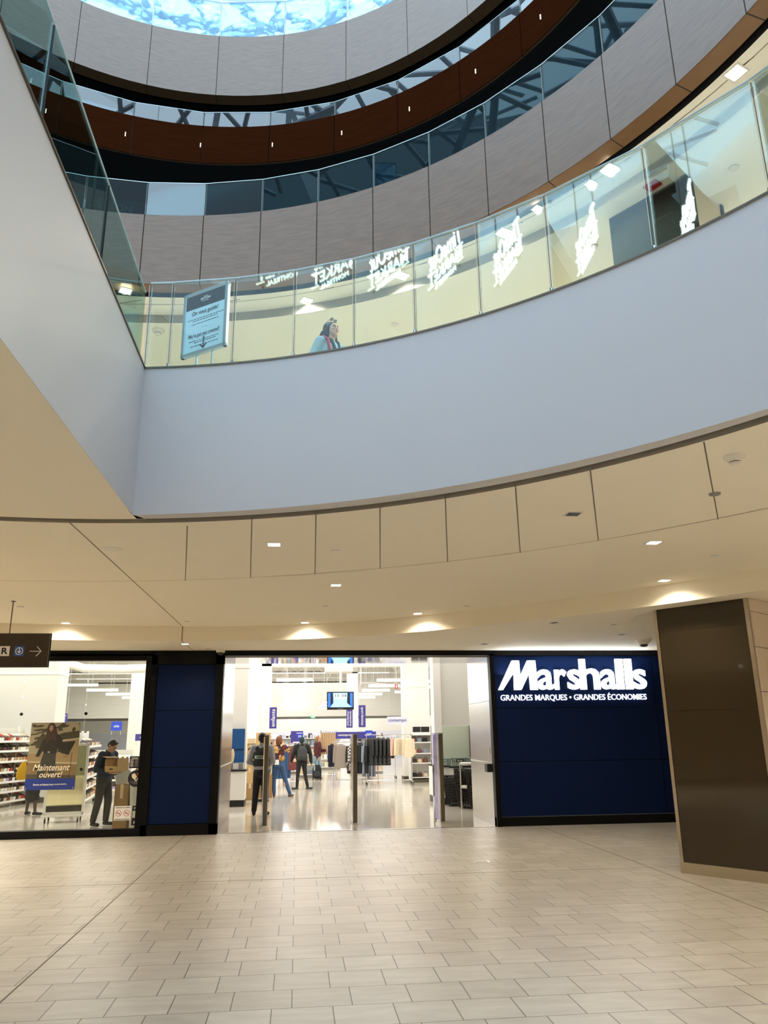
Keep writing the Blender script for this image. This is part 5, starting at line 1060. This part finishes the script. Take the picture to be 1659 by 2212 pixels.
for x, y, z, w_, h_, l, m_ in ((-1.30, 23.6, 0, 0.5, 0.45, 'dark carton at the bottom of the stack behind the guard', 'cardboard_dark'), (-1.32, 23.6, 0.45, 0.46, 0.42, 'second carton up in the stack behind the guard', 'cardboard'), (-1.30, 23.6, 0.87, 0.48, 0.36, 'third carton up with printed lines behind the guard', 'cardboard'), (-1.33, 23.6, 1.23, 0.42, 0.30, 'carton near the top being grabbed by the gloved hand', 'cardboard'),
    (-1.36, 23.55, 1.53, 0.34, 0.14, 'small pale carton on top of the stack', 'box_cream'), (-0.95, 24.4, 0, 0.5, 0.62, 'large carton on the floor behind the guard', 'cardboard_dark'), (-0.97, 24.4, 0.62, 0.46, 0.55, 'middle carton of the stack right behind the guard', 'cardboard'), (-1.0, 24.4, 1.17, 0.42, 0.66, 'tall carton on top of the stack right behind the guard', 'cardboard')):
    carton(x, y, z, w_, 0.5, h_, l, m_)
# baskets
def basket(m):
    o = empty('shopping_basket'); mb = MB(); a, b, h = 0.24, 0.16, 0.20
    for i in range(9):
        t = -a*0.85+i*a*1.7/8; mb.box((t, -b, 0.01), (t+0.022, -b+0.008, h), m); mb.box((t, b-0.008, 0.01), (t+0.022, b, h), m)
    for i in range(6): t = -b*0.85+i*b*1.7/5; mb.box((-a, t, 0.01), (-a+0.008, t+0.02, h), m); mb.box((a-0.008, t, 0.01), (a, t+0.02, h), m)
    mb.box((-a*0.92, -b*0.92, 0), (a*0.92, b*0.92, 0.012), m); mb.build('basket_body', o)
    mb = MB()
    for p, q in (((-a, -b, h), (a, -b, h)), ((a, -b, h), (a, b, h)), ((a, b, h), (-a, b, h)), ((-a, b, h), (-a, -b, h))): mb.tube([p, q], 0.014, m, 6)
    mb.build('rim', o)
    mb = MB(); mb.tube([(-a, -0.03, h), (-a*0.6, -0.05, h-0.09), (a*0.6, -0.05, h-0.09), (a, -0.03, h)], 0.008, 'plastic_black', 6); mb.build('handle', o); return o
mm('basket_black', (0.018, 0.017, 0.016), 0.4); mm('basket_green', (0.16, 0.22, 0.19), 0.45)
pb = basket('basket_black'); pg = basket('basket_green'); fb = fg = True
for s_, (bx, by, n_, nm) in enumerate(((3.96, 20.3, 9, 'left'), (4.14, 19.7, 12, 'middle'), (4.32, 19.2, 12, 'right'))):
    for i in range(n_):
        o = pb if fb else copy_tree(pb); fb = False
        o.location = (bx-0.02*i*0.35, by, 0.02+i*0.062); o.rotation_euler = (0.0, 0.06, 1.2); tag(o, 'black shopping basket nested in the %s stack by the right jamb, %s from the floor' % (nm, ORD[i]), 'basket', 'nested black shopping baskets')
for i in range(4):
    o = pg if fg else copy_tree(pg); fg = False
    o.location = (4.02+i*0.42, 21.9 if i % 2 else 22.4, 0.86+0.03*(i % 2)); tag(o, 'grey green shopping basket on the right counter, %s from the left' % ORD[i].replace('nearest', 'first'), 'basket', 'grey green baskets on the counter')
    if i == 1: me = text_mesh('Marshalls', 'print_white', w=0.14, h=0.035, ext=0.002, off=0.02); l_ = MB(); l_.box((-0.1, -0.175, 0.10), (0.1, -0.165, 0.17), 'plastic_black'); p_ = l_.build('plate', o); o2 = bpy.data.objects.new('plate_lettering', me); COL.objects.link(o2); o2.parent = p_; o2.matrix_local = Matrix.Translation((0, -0.177, 0.135)) @ FRONT
r = empty('guard_rail', (3.98, 19.4, 0), 0, 'white tubular guard rail in front of the stacked baskets', 'guard rail')
mb = MB(); mb.tube([(0, 0, 0), (0, 0, 1.06)], 0.03, 'steel', 10); mb.build('post', r)
for z in (0.50, 1.03): mb = MB(); mb.tube([(0, 0, z), (0.9, -0.55, z)], 0.04, 'white', 12); mb.build('rail', r)
mb = MB(); mb.tube([(0.9, -0.55, 0), (0.9, -0.55, 1.03)], 0.03, 'steel', 10); mb.build('post', r)
mb = MB(); mb.box((5.02, 20.99, 2.46), (5.14, 21.0, 2.62), 'white'); tag(mb.build('wall_switch', bevel=0.004), 'small white switch plate on the pale upper wall at right', 'switch')
# ================================================================ SHOE SHELVES + BOXES (left window)
SB = {}
def shoe_box(col, o_loc, rot, l, grp, sc=1.0, rest=None):
    if col not in SB:
        o = empty('shoe_box'); mb = MB(); a, b, h = 0.062, 0.15, 0.115
        for p, q in (((-a, -b, 0), (a, b, 0.005)), ((-a, -b, 0), (-a+0.004, b, h)), ((a-0.004, -b, 0), (a, b, h)), ((-a, -b, 0), (a, -b+0.004, h)), ((-a, b-0.004, 0), (a, b, h))): mb.box(p, q, col)
        mb.build('box_body', o)
        mb = MB(); mb.box((-a-0.002, b*0.1, h*0.98), (a+0.002, b+0.05, h*1.06), col, Matrix.Rotation(0.28, 4, 'X')); mb.build('lid', o)
        mb = MB(); mb.loft([(h*0.5, 0, -0.02, 0.045, 0.12), (h*0.95, 0, -0.03, 0.042, 0.10), (h*1.25, 0, 0.04, 0.03, 0.045)], 'brown_cloth' if col != 'print_black' else 'cloth_charcoal', 10); mb.build('shoe', o, smooth=True); SB[col] = o
    else: o = copy_tree(SB[col])
    o.location = o_loc; o.rotation_euler = rot; tag(o, l, 'shoe box', grp)
COLS = (('print_white', 'white'), ('box_cream', 'cream'), ('maroon', 'maroon'), ('print_black', 'black'), ('cardboard', 'brown'), ('lilac', 'lilac'), ('red', 'red'), ('orange', 'orange'))
WT = (22, 18, 8, 14, 10, 4, 4, 1)
rs = random.Random(5)
def shoe_shelf(x, y, rz, L, zs, l, side, dep=0.42):
    r = empty('shoe_shelf', (x, y, 0), rz, l, 'shelf unit', 'white shoe shelf units')
    # local x runs along the unit, front faces local -y
    mb = MB(); mb.box((0, dep, zs[0]-0.05), (L, dep+0.02, zs[-1]+0.35), 'store_grey'); mb.build('back_panel', r)
    for px in [0+i*1.2 for i in range(int(L/1.2)+1)]: mb = MB(); mb.box((px-0.02, dep-0.06, 0.1), (px+0.02, dep, zs[-1]+0.4), 'shelf_white'); mb.build('upright', r)
    mb = MB(); mb.box((-0.03, 0.0, 0.12), (0, dep, zs[-1]+0.3), 'shelf_white'); mb.build('end_panel', r) if side == 'end' else None
    for z in zs:
        mb = MB(); mb.box((0, 0, z-0.025), (L, dep, z), 'shelf_white', None); mb.box((0, -0.012, z-0.035), (L, 0.0, z+0.02), 'shelf_white'); mb.build('shelf', r)
    for px in (0.15, 1.0, L-0.2): mb = MB(); mb.tube([(px, 0.05, 0.045), (px+0.03, 0.05, 0.045)], 0.045, 'rubber', 12); mb.build('caster', r)
    R_ = Matrix.Rotation(rz, 3, 'Z')
    for j, z in enumerate(zs):
        u = 3.3 if 'left-hand' in l else 0.08; i = 0
        while u < L-0.08:
            c = rs.choices(COLS, WT)[0]; p = R_ @ V((u, 0.19, 0)); tl = (('bottom', 'second', 'third', 'fourth', 'fifth', 'sixth', 'top') if len(zs) == 7 else ('bottom', 'second', 'third', 'fourth', 'fifth', 'top'))[j]
            shoe_box(c[0], (x+p.x, y+p.y, z+0.002), (0.16, 0, rz+rs.uniform(-0.05, 0.05)), '%s shoe box on the %s tier of the %s' % (c[1], tl, l.split(' seen')[0].replace('white ', '')), '%s shoe boxes, %s tier, %s' % (c[1], tl, l.split(' seen')[0]), rest=z)
            u += 0.135+rs.random()*0.02; i += 1
zl = [0.14, 0.39, 0.64, 0.89, 1.16, 1.43, 1.68]
shoe_shelf(-8.42, 18.9, math.radians(78.6), 5.1, zl, 'left-hand shoe shelf unit seen at the left edge of the window', 'none')
zr = [0.22, 0.50, 0.76, 1.02, 1.27, 1.53]
shoe_shelf(-5.06, 19.5, math.radians(97.6)-0.0, 4.8, zr, 'right-hand shoe shelf unit seen behind the mirror trolley', 'end')
shoe_shelf(-6.9, 25.5, 0.0, 1.8, zr[:4], 'low shoe shelf seen between the mirror and the left shelves', 'none')
# ---- mirror trolley
r = empty('mirror_trolley', (-5.01, 18.5, 0), math.radians(7), 'tall wheeled try-on mirror in a white frame behind the window poster', 'mirror')
w_, h_ = 0.42, 1.58
mb = MB(); mb.box((-w_+0.05, -0.01, 0.20), (w_-0.05, 0.012, h_), 'mirror'); mb.build('mirror_glass', r)
for nm, a, b in (('frame_side', (-w_, 0.14), (-w_+0.055, h_+0.05)), ('frame_side', (w_-0.055, 0.14), (w_, h_+0.05)), ('frame_bottom', (-w_, 0.14), (w_, 0.205)), ('frame_top', (-w_, h_), (w_, h_+0.05))):
    mb = MB(); mb.box((a[0], -0.025, a[1]), (b[0], 0.03, b[1]), 'shelf_white'); mb.build(nm, r, bevel=0.004)
for s in (-1, 1):
    for t in (-0.2, 0.25): mb = MB(); mb.tube([(s*0.33-0.012, t, 0.05), (s*0.33+0.012, t, 0.05)], 0.05, 'rubber', 14); mb.box((s*0.33-0.018, t-0.014, 0.05), (s*0.33+0.018, t+0.014, 0.14), 'chrome'); mb.build('caster', r)
mb = MB(); mb.box((-w_, -0.22, 0.12), (w_, 0.28, 0.145), 'shelf_white'); mb.build('base_tray', r)
# ---- bins behind the window, white carton, gloves etc
r = empty('grey_bin', (-3.02, 16.5, 0), 0, 'pale grey tall bin behind the window decals near the navy panel', 'bin'); mb = MB(); mb.loft([(0, 0, 0, 0.17, 0.15), (0.9, 0, 0, 0.22, 0.19), (0.95, 0, 0, 0.23, 0.2), (0.98, 0, 0, 0.23, 0.2)], 'store_grey', 20, sq=5); mb.build('bin_body', r, smooth=True); mb = MB(); mb.loft([(0.98, 0, 0, 0.235, 0.205), (1.03, 0, 0, 0.2, 0.17)], 'basket_green', 20, sq=5); mb.build('lid', r)
carton(-3.37, 16.5, 0.0, 0.27, 0.3, 0.86, 'tall brown carton standing behind the no-smoking decal', 'cardboard_dark')
r = empty('open_carton', (-3.36, 16.55, 0.88), 0.3, 'open pale carton with raised flaps resting on the tall brown carton', 'carton'); mb = MB()
for p, q in (((-0.15, -0.12, 0), (0.15, 0.12, 0.006)), ((-0.15, -0.12, 0), (-0.144, 0.12, 0.2)), ((0.144, -0.12, 0), (0.15, 0.12, 0.2)), ((-0.15, -0.12, 0), (0.15, -0.114, 0.12)), ((-0.15, 0.114, 0), (0.15, 0.12, 0.2))): mb.box(p, q, 'store_grey', Matrix.Rotation(-0.35, 4, 'Y'))
mb.build('carton_body', r); mb = MB(); mb.box((0.02, 0.1, 0.18), (0.10, 0.106, 0.48), 'box_cream', Matrix.Rotation(0.6, 4, 'Y')); mb.build('flap', r)
# ================================================================ WINDOW : buttons, poster, decals
for i, (x, z, w2) in enumerate(((-5.19, 2.19, 'upper, left of the poster'), (-4.01, 2.19, 'upper, right of the poster'), (-5.18, 1.17, 'lower, left of the poster'), (-4.0, 1.18, 'lower, right of the poster'))):
    mb = MB(); mb.lathe([(0.028, -0.012), (0.03, 0), (0.03, 0.006)], 'plastic_black', n=20, mx=Matrix.Translation((x, SF-0.006, z)) @ Matrix.Rotation(pi/2, 4, 'X')); tag(mb.build('glass_button'), 'round black glass fixing on the shop window, '+w2, 'fixing', 'black glass fixings')
def poster():
    y = SF-0.035; r = empty('window_poster', (-4.53, y, 0.83), 0, 'fashion poster of a dark-dressed woman leaning on a car in the shop window', 'poster')
    mm('p_bg', (0.30, 0.27, 0.18), 0.5); mm('p_leaf', (0.05, 0.045, 0.02), 0.6, noise=0.5, nscale=30); mm('p_car', (0.27, 0.2, 0.10), 0.45); mm('p_car2', (0.18, 0.125, 0.055), 0.45); mm('p_carlite', (0.42, 0.37, 0.25), 0.45); mm('p_dark', (0.012, 0.010, 0.008), 0.5); mm('p_skin', (0.30, 0.19, 0.12), 0.5); mm('p_hair', (0.04, 0.018, 0.01), 0.5); mm('p_jean', (0.03, 0.032, 0.025), 0.5); mm('p_road', (0.06, 0.05, 0.03), 0.6)
    mb = MB(); mb.box((-0.445, 0, 0), (0.445, 0.006, 1.2), 'p_bg'); mb.build('print_board', r)
    def L(name, pts, m, k, par=r):
        mb = MB(); mb.poly(pts, m, d=0.001, mx=Matrix.Translation((0, -0.001*k-0.0005, 0))); return mb
    rn = random.Random(11); mb = MB()
    for k in range(46):
        cx = rn.uniform(-0.42, 0.42); cz = rn.uniform(0.78, 1.17); w_ = rn.uniform(0.03, 0.11); h = rn.uniform(0.012, 0.045)
        if cx < -0.05 and cz < 0.9 and rn.random() < 0.4: continue
        pts = [(max(-0.44, min(0.44, cx+w_*math.cos(a)*rn.uniform(.7, 1.1))), min(1.195, cz+h*math.sin(a)*rn.uniform(.7, 1.1)+0.3*w_*math.cos(a)*0.4)) for a in [x*pi/4 for x in range(8)]]
        mb.poly(pts, 'p_leaf', d=0.001, mx=Matrix.Translation((0, -0.0015-0.00002*k, 0)))
    for pts in ([(0.03, 0.88), (0.44, 0.92), (0.44, 1.05), (0.20, 1.02), (0.05, 0.96)], [(-0.33, 0.74), (-0.16, 0.74), (-0.12, 0.92), (-0.22, 1.02), (-0.31, 0.9)]): mb.poly(pts, 'p_leaf', mx=Matrix.Translation((0, -0.002, 0)))
    mb.build('foliage_print', r)
    mb = MB(); T = lambda k: Matrix.Translation((0, -0.001*k, 0))
    mb.poly([(-0.445, 0.2), (0.445, 0.2), (0.445, 0.90), (0.14, 0.87), (0.06, 0.66), (-0.15, 0.64), (-0.445, 0.64)], 'p_car', mx=T(3)); mb.poly([(-0.445, 0.2), (0.445, 0.2), (0.445, 0.44), (-0.445, 0.49)], 'p_car2', mx=T(4)); mb.poly([(-0.445, 0.485), (0.445, 0.45), (0.445, 0.475), (-0.445, 0.51)], 'p_carlite', mx=T(5))
    mb.poly([(0.10, 0.88), (0.445, 0.92), (0.445, 0.895), (0.12, 0.855)], 'p_carlite', mx=T(5)); mb.poly([(0.07, 0.67), (0.15, 0.845), (0.39, 0.865), (0.30, 0.67)], 'p_dark', mx=T(5)); mb.poly([(0.315, 0.20), (0.325, 0.20), (0.345, 0.66), (0.335, 0.66)], 'p_road', mx=T(6)); mb.poly([(0.19, 0.575), (0.26, 0.575), (0.26, 0.583), (0.19, 0.583)], 'p_dark', mx=T(6)); mb.poly([(-0.445, 0.18), (0.445, 0.18), (0.445, 0.25), (-0.445, 0.28)], 'p_road', mx=T(6)); mb.build('car_print', r)
    mb = MB(); mb.poly([(-0.27, 0.20), (-0.13, 0.20), (-0.08, 0.40), (-0.04, 0.24), (0.07, 0.24), (0.05, 0.66), (-0.17, 0.66), (-0.21, 0.5)], 'p_jean', mx=T(7))
    mb.poly([(-0.20, 0.88), (-0.10, 0.98), (0.07, 0.985), (0.13, 0.92), (0.20, 0.72), (0.30, 0.66), (0.28, 0.61), (0.14, 0.65), (0.07, 0.73), (0.06, 0.64), (-0.17, 0.65), (-0.19, 0.70), (-0.25, 0.59), (-0.31, 0.59), (-0.26, 0.74)], 'p_dark', mx=T(8))
    mb.poly([(-0.16, 0.80), (-0.155, 1.1), (-0.12, 1.18), (-0.075, 1.195), (-0.03, 1.18), (0.01, 1.1), (0.04, 0.98), (0.03, 0.84), (-0.04, 0.9), (-0.1, 0.88)], 'p_hair', mx=T(9)); mb.poly([(-0.115, 1.08), (-0.10, 1.14), (-0.075, 1.155), (-0.05, 1.14), (-0.04, 1.08), (-0.075, 1.03)], 'p_skin', mx=T(10)); mb.poly([(-0.09, 1.06), (-0.06, 1.06), (-0.075, 1.05)], 'red', mx=T(11)); mb.poly([(-0.10, 0.655), (-0.06, 0.655), (-0.06, 0.68), (-0.10, 0.68)], 'plastic_grey', mx=T(11)); mb.build('figure_print', r)
    mb = MB(); mb.box((-0.445, -0.012, 0), (0.445, -0.002, 0.195), 'royal'); mb.build('blue_band', r)
    for s_, w_, h, x, z, sh, m_ in (('Maintenant', 0.66, 0.115, 0.0, 0.395, 0.3, 'cream_print'), ('ouvert!', 0.41, 0.105, 0.0, 0.27, 0.3, 'cream_print'), ('Entrez et laissez-vous', 0.36, 0.034, -0.115, 0.095, 0.1, 'print_white'), ('surprendre.', 0.22, 0.034, 0.19, 0.095, 0.3, 'print_white')):
        me = text_mesh(s_, m_, w=w_, h=h, ext=0.001, shear=sh, off=0.008); o = bpy.data.objects.new('lettering', me); COL.objects.link(o); o.parent = r; o.matrix_local = Matrix.Translation((x, -0.014, z)) @ FRONT
    for x in (-0.42, 0.42):
        for z in (0.03, 1.17): mb = MB(); mb.lathe([(0.012, 0), (0.012, 0.01)], 'chrome', n=12, mx=Matrix.Translation((x, -0.012, z)) @ Matrix.Rotation(pi/2, 4, 'X')); mb.build('fixing', r)
poster()
yD = SF-0.012
def decal(name, x, z, w, h, m, l): 
    r = empty(name, (x, yD, z), 0, l, 'decal'); mb = MB(); mb.box((-w/2, 0, 0), (w/2, 0.002, h), m); mb.build('backing', r); return r
r = decal('hours_decal', -3.04, 1.185, 0.185, 0.215, 'print_black', 'black window decal listing opening hours beside the window frame')
mb = MB(); 
for i in range(9): mb.box((-0.075 if i > 1 else -0.06, -0.001, 0.185-i*0.019), (-0.02 if i > 1 else 0.06, 0, 0.192-i*0.019), 'print_white'); (mb.box((0.005, -0.001, 0.185-i*0.019), (0.065, 0, 0.192-i*0.019), 'plastic_grey') if i > 1 else None)
mb.build('hours_text', r)
r = empty('heart_decal', (-2.99, yD, 1.0), 0, 'round black window decal with a rainbow heart', 'decal'); D = Matrix.Rotation(pi/2, 4, 'X')
mb = MB(); mb.lathe([(0.15, -0.001), (0.15, 0.001)], 'print_black', n=40, mx=D); mb.build('disc', r)
mb = MB(); hp_ = [(0.085*(16*math.sin(t)**3)/16, 0.03+0.085*(13*math.cos(t)-5*math.cos(2*t)-2*math.cos(3*t)-math.cos(4*t))/16) for t in [2*pi*k/36 for k in range(36)]]; mb.poly(hp_, 'cream_print', d=0.001, mx=Matrix.Translation((0, -0.003, 0)))
mb.poly([(0, 0.08), (0.03, 0.105), (0.065, 0.095), (0.08, 0.06), (0.05, 0.03)], 'orange', d=0.001, mx=Matrix.Translation((0, -0.004, 0))); mb.poly([(-0.02, 0.085), (0.005, 0.085), (0.04, 0.04), (0.0, -0.03), (-0.01, -0.01), (0.015, 0.035)], 'p_dark', d=0.001, mx=Matrix.Translation((0, -0.005, 0))); mb.build('heart', r)
mb = MB(); [mb.box((-w, -0.004, z), (w, -0.002, z+0.006), 'plastic_grey') for w, z in ((0.11, -0.055), (0.09, -0.075), (0.06, -0.095))]; mb.build('small_print', r)
r = decal('no_smoking_decal', -3.19, 0.27, 0.30, 0.25, 'print_white', 'white window decal with two red no-smoking circles')
for s_, z in (('D\u00c9FENSE DE FUMER', 0.225), ('D\u00c9FENSE DE VAPOTER', 0.022)):
    me = text_mesh(s_, 'print_black', w=0.26, h=0.026, ext=0.0008, off=0.015); o = bpy.data.objects.new('lettering', me); COL.objects.link(o); o.parent = r; o.matrix_local = Matrix.Translation((0, -0.001, z)) @ FRONT
for x in (-0.072, 0.072):
    mb = MB(); n = 28; A_ = [(x+0.055*math.cos(2*pi*k/n), 0.125+0.055*math.sin(2*pi*k/n)) for k in range(n+1)]; B_ = [(x+0.047*math.cos(2*pi*k/n), 0.125+0.047*math.sin(2*pi*k/n)) for k in range(n+1)]
    mb.add([(p, -0.001, q) for p, q in A_]+[(p, -0.001, q) for p, q in B_], [(i, i+1, n+2+i, n+1+i) for i in range(n)], 'red'); mb.box((x-0.035, -0.0012, 0.12), (x+0.03, -0.0004, 0.13), 'print_black'); mb.add([(x-0.042, -0.0016, 0.160), (x-0.036, -0.0016, 0.166), (x+0.042, -0.0016, 0.090), (x+0.036, -0.0016, 0.084)], [(0, 1, 2, 3)], 'red'); mb.build('no_smoking_symbol', r)
r = decal('notice_decal', -2.94, 0.18, 0.16, 0.34, 'print_black', 'small black window decal with a green card near the frame corner'); mb = MB(); mb.box((-0.07, -0.001, 0.13), (0.07, 0, 0.25), 'green_glass'); mb.build('green_card', r)
mb = MB(); mb.box((-0.04, -0.001, 0.03), (0.06, 0, 0.07), 'print_white'); mb.box((-0.05, -0.001, 0.285), (0.05, 0, 0.292), 'print_white'); mb.box((-0.05, -0.001, 0.305), (0.05, 0, 0.312), 'print_white'); mb.build('small_print', r)
# ================================================================ FAR SHOP CONTENTS
def gondola(x, y, w, l, seed, H=1.75, grp='distant gondola shelves'):
    r = empty('gondola_shelf', (x, y, 0), 0, l, 'shelf unit', grp); q = random.Random(seed)
    mb = MB(); mb.box((-w/2, 0.3, 0), (w/2, 0.34, H), 'store_white'); mb.build('back_panel', r)
    for z in (0.15, 0.55, 0.95, 1.3, 1.62): mb = MB(); mb.box((-w/2, 0, z-0.03), (w/2, 0.3, z), 'shelf_white'); mb.build('shelf', r)
    for z in (0.15, 0.55, 0.95, 1.3, 1.62):
        u = -w/2+0.1
        while u < w/2-0.1:
            bw = q.uniform(0.09, 0.22); bh = q.uniform(0.12, 0.3)
            if z > 1.5: bh *= 0.7
            m_ = q.choice(['white', 'cream_cloth', 'lilac', 'grey_blue', 'print_black', 'pink_cloth', 'box_cream', 'white', 'denim_light', 'banner_blue', 'maroon', 'chrome'])
            k_ = q.randint(0, 1); key = ('good', m_, k_)
            if key not in PROT:
                mb = MB(); mb.loft([(0, 0, 0, 0.07, 0.07), (0.16, 0, 0, 0.075, 0.075), (0.2, 0, 0, 0.05, 0.05), (0.25, 0, 0, 0.03, 0.03)] if k_ else [(0, 0, 0, 0.08, 0.07), (0.22, 0, 0, 0.08, 0.07)], m_, 12, sq=2 if k_ else 6); o = mb.build('shelf_item', smooth=True); PROT[key] = o
            else: o = PROT[key].copy(); COL.objects.link(o)
            o.location = (x+u+bw/2, y+0.14, z); o.scale = (bw/0.17, 1, bh/0.24)
            tag(o, '%s item standing on the %s' % ({'cream_cloth': 'cream', 'grey_blue': 'grey blue', 'print_black': 'black', 'pink_cloth': 'pink', 'box_cream': 'tan', 'denim_light': 'pale blue', 'banner_blue': 'violet blue', 'chrome': 'shiny'}.get(m_, m_), l), 'merchandise', 'goods on the '+l)
            u += bw+0.03
for i, (x, y, w_, l) in enumerate(((0.45, 34.5, 0.9, 'shelf left of the burgundy jacket'), (-0.2, 38, 1.6, 'shelf above the backpack person'), (-1.2, 36, 0.8, 'shelf beside the enfants banner'), (1.4, 42, 1.8, 'shelf behind the tan trousers'), (3.2, 37, 1.6, 'shelf behind the contemporain sign'), (-3.7, 30, 1.4, 'shelf at the right of the window'))): gondola(x, y, w_, l, i)
rail_rack(-5.0, -3.4, 27.5, 1.55, 'clothes rack seen through the window beyond the long-haired shopper', wheels=False)
for i in range(11): hang(('orangec', 'white', 'tanj', 'blackj')[i % 4], -4.9+i*0.14, 27.5, 1.53, pi/2+0.25, '%s garment on the rack beyond the long-haired shopper' % ('orange', 'white', 'tan', 'black')[i % 4], 'clothes on the window rack', m=('orange', 'white_cloth', 'tan_cloth', 'cloth_black')[i % 4], L=0.8, T=0.07)
panel_sign(-6.55, 30, 1.98, 2.30, 0.38, 'solde', 'bright blue square sign seen through the window above the shoe shelves', m='bright_blue', sz=0.25); panel_sign(-5.35, 29, 1.62, 1.85, 0.62, 'chaussures', 'blue rack sign seen through the window beside the frame', sz=0.3)
banner(-11.0, 27, 1.9, 2.6, 0.2, 'hommes', 'slim blue banner seen through the window at far left', m='banner_blue'); banner(-8.4, 30, 2.1, 2.6, 0.18, 'femmes', 'slim blue banner seen through the window over the poster', m='banner_blue')
mb = MB(); mb.box((-22, 60, 2.0), (9, 60.1, 2.9), 'store_white'); mb.box((-22, 60, 0), (9, 60.1, 2.0), 'pale_banner'); st(mb, 'wall_store_partition')
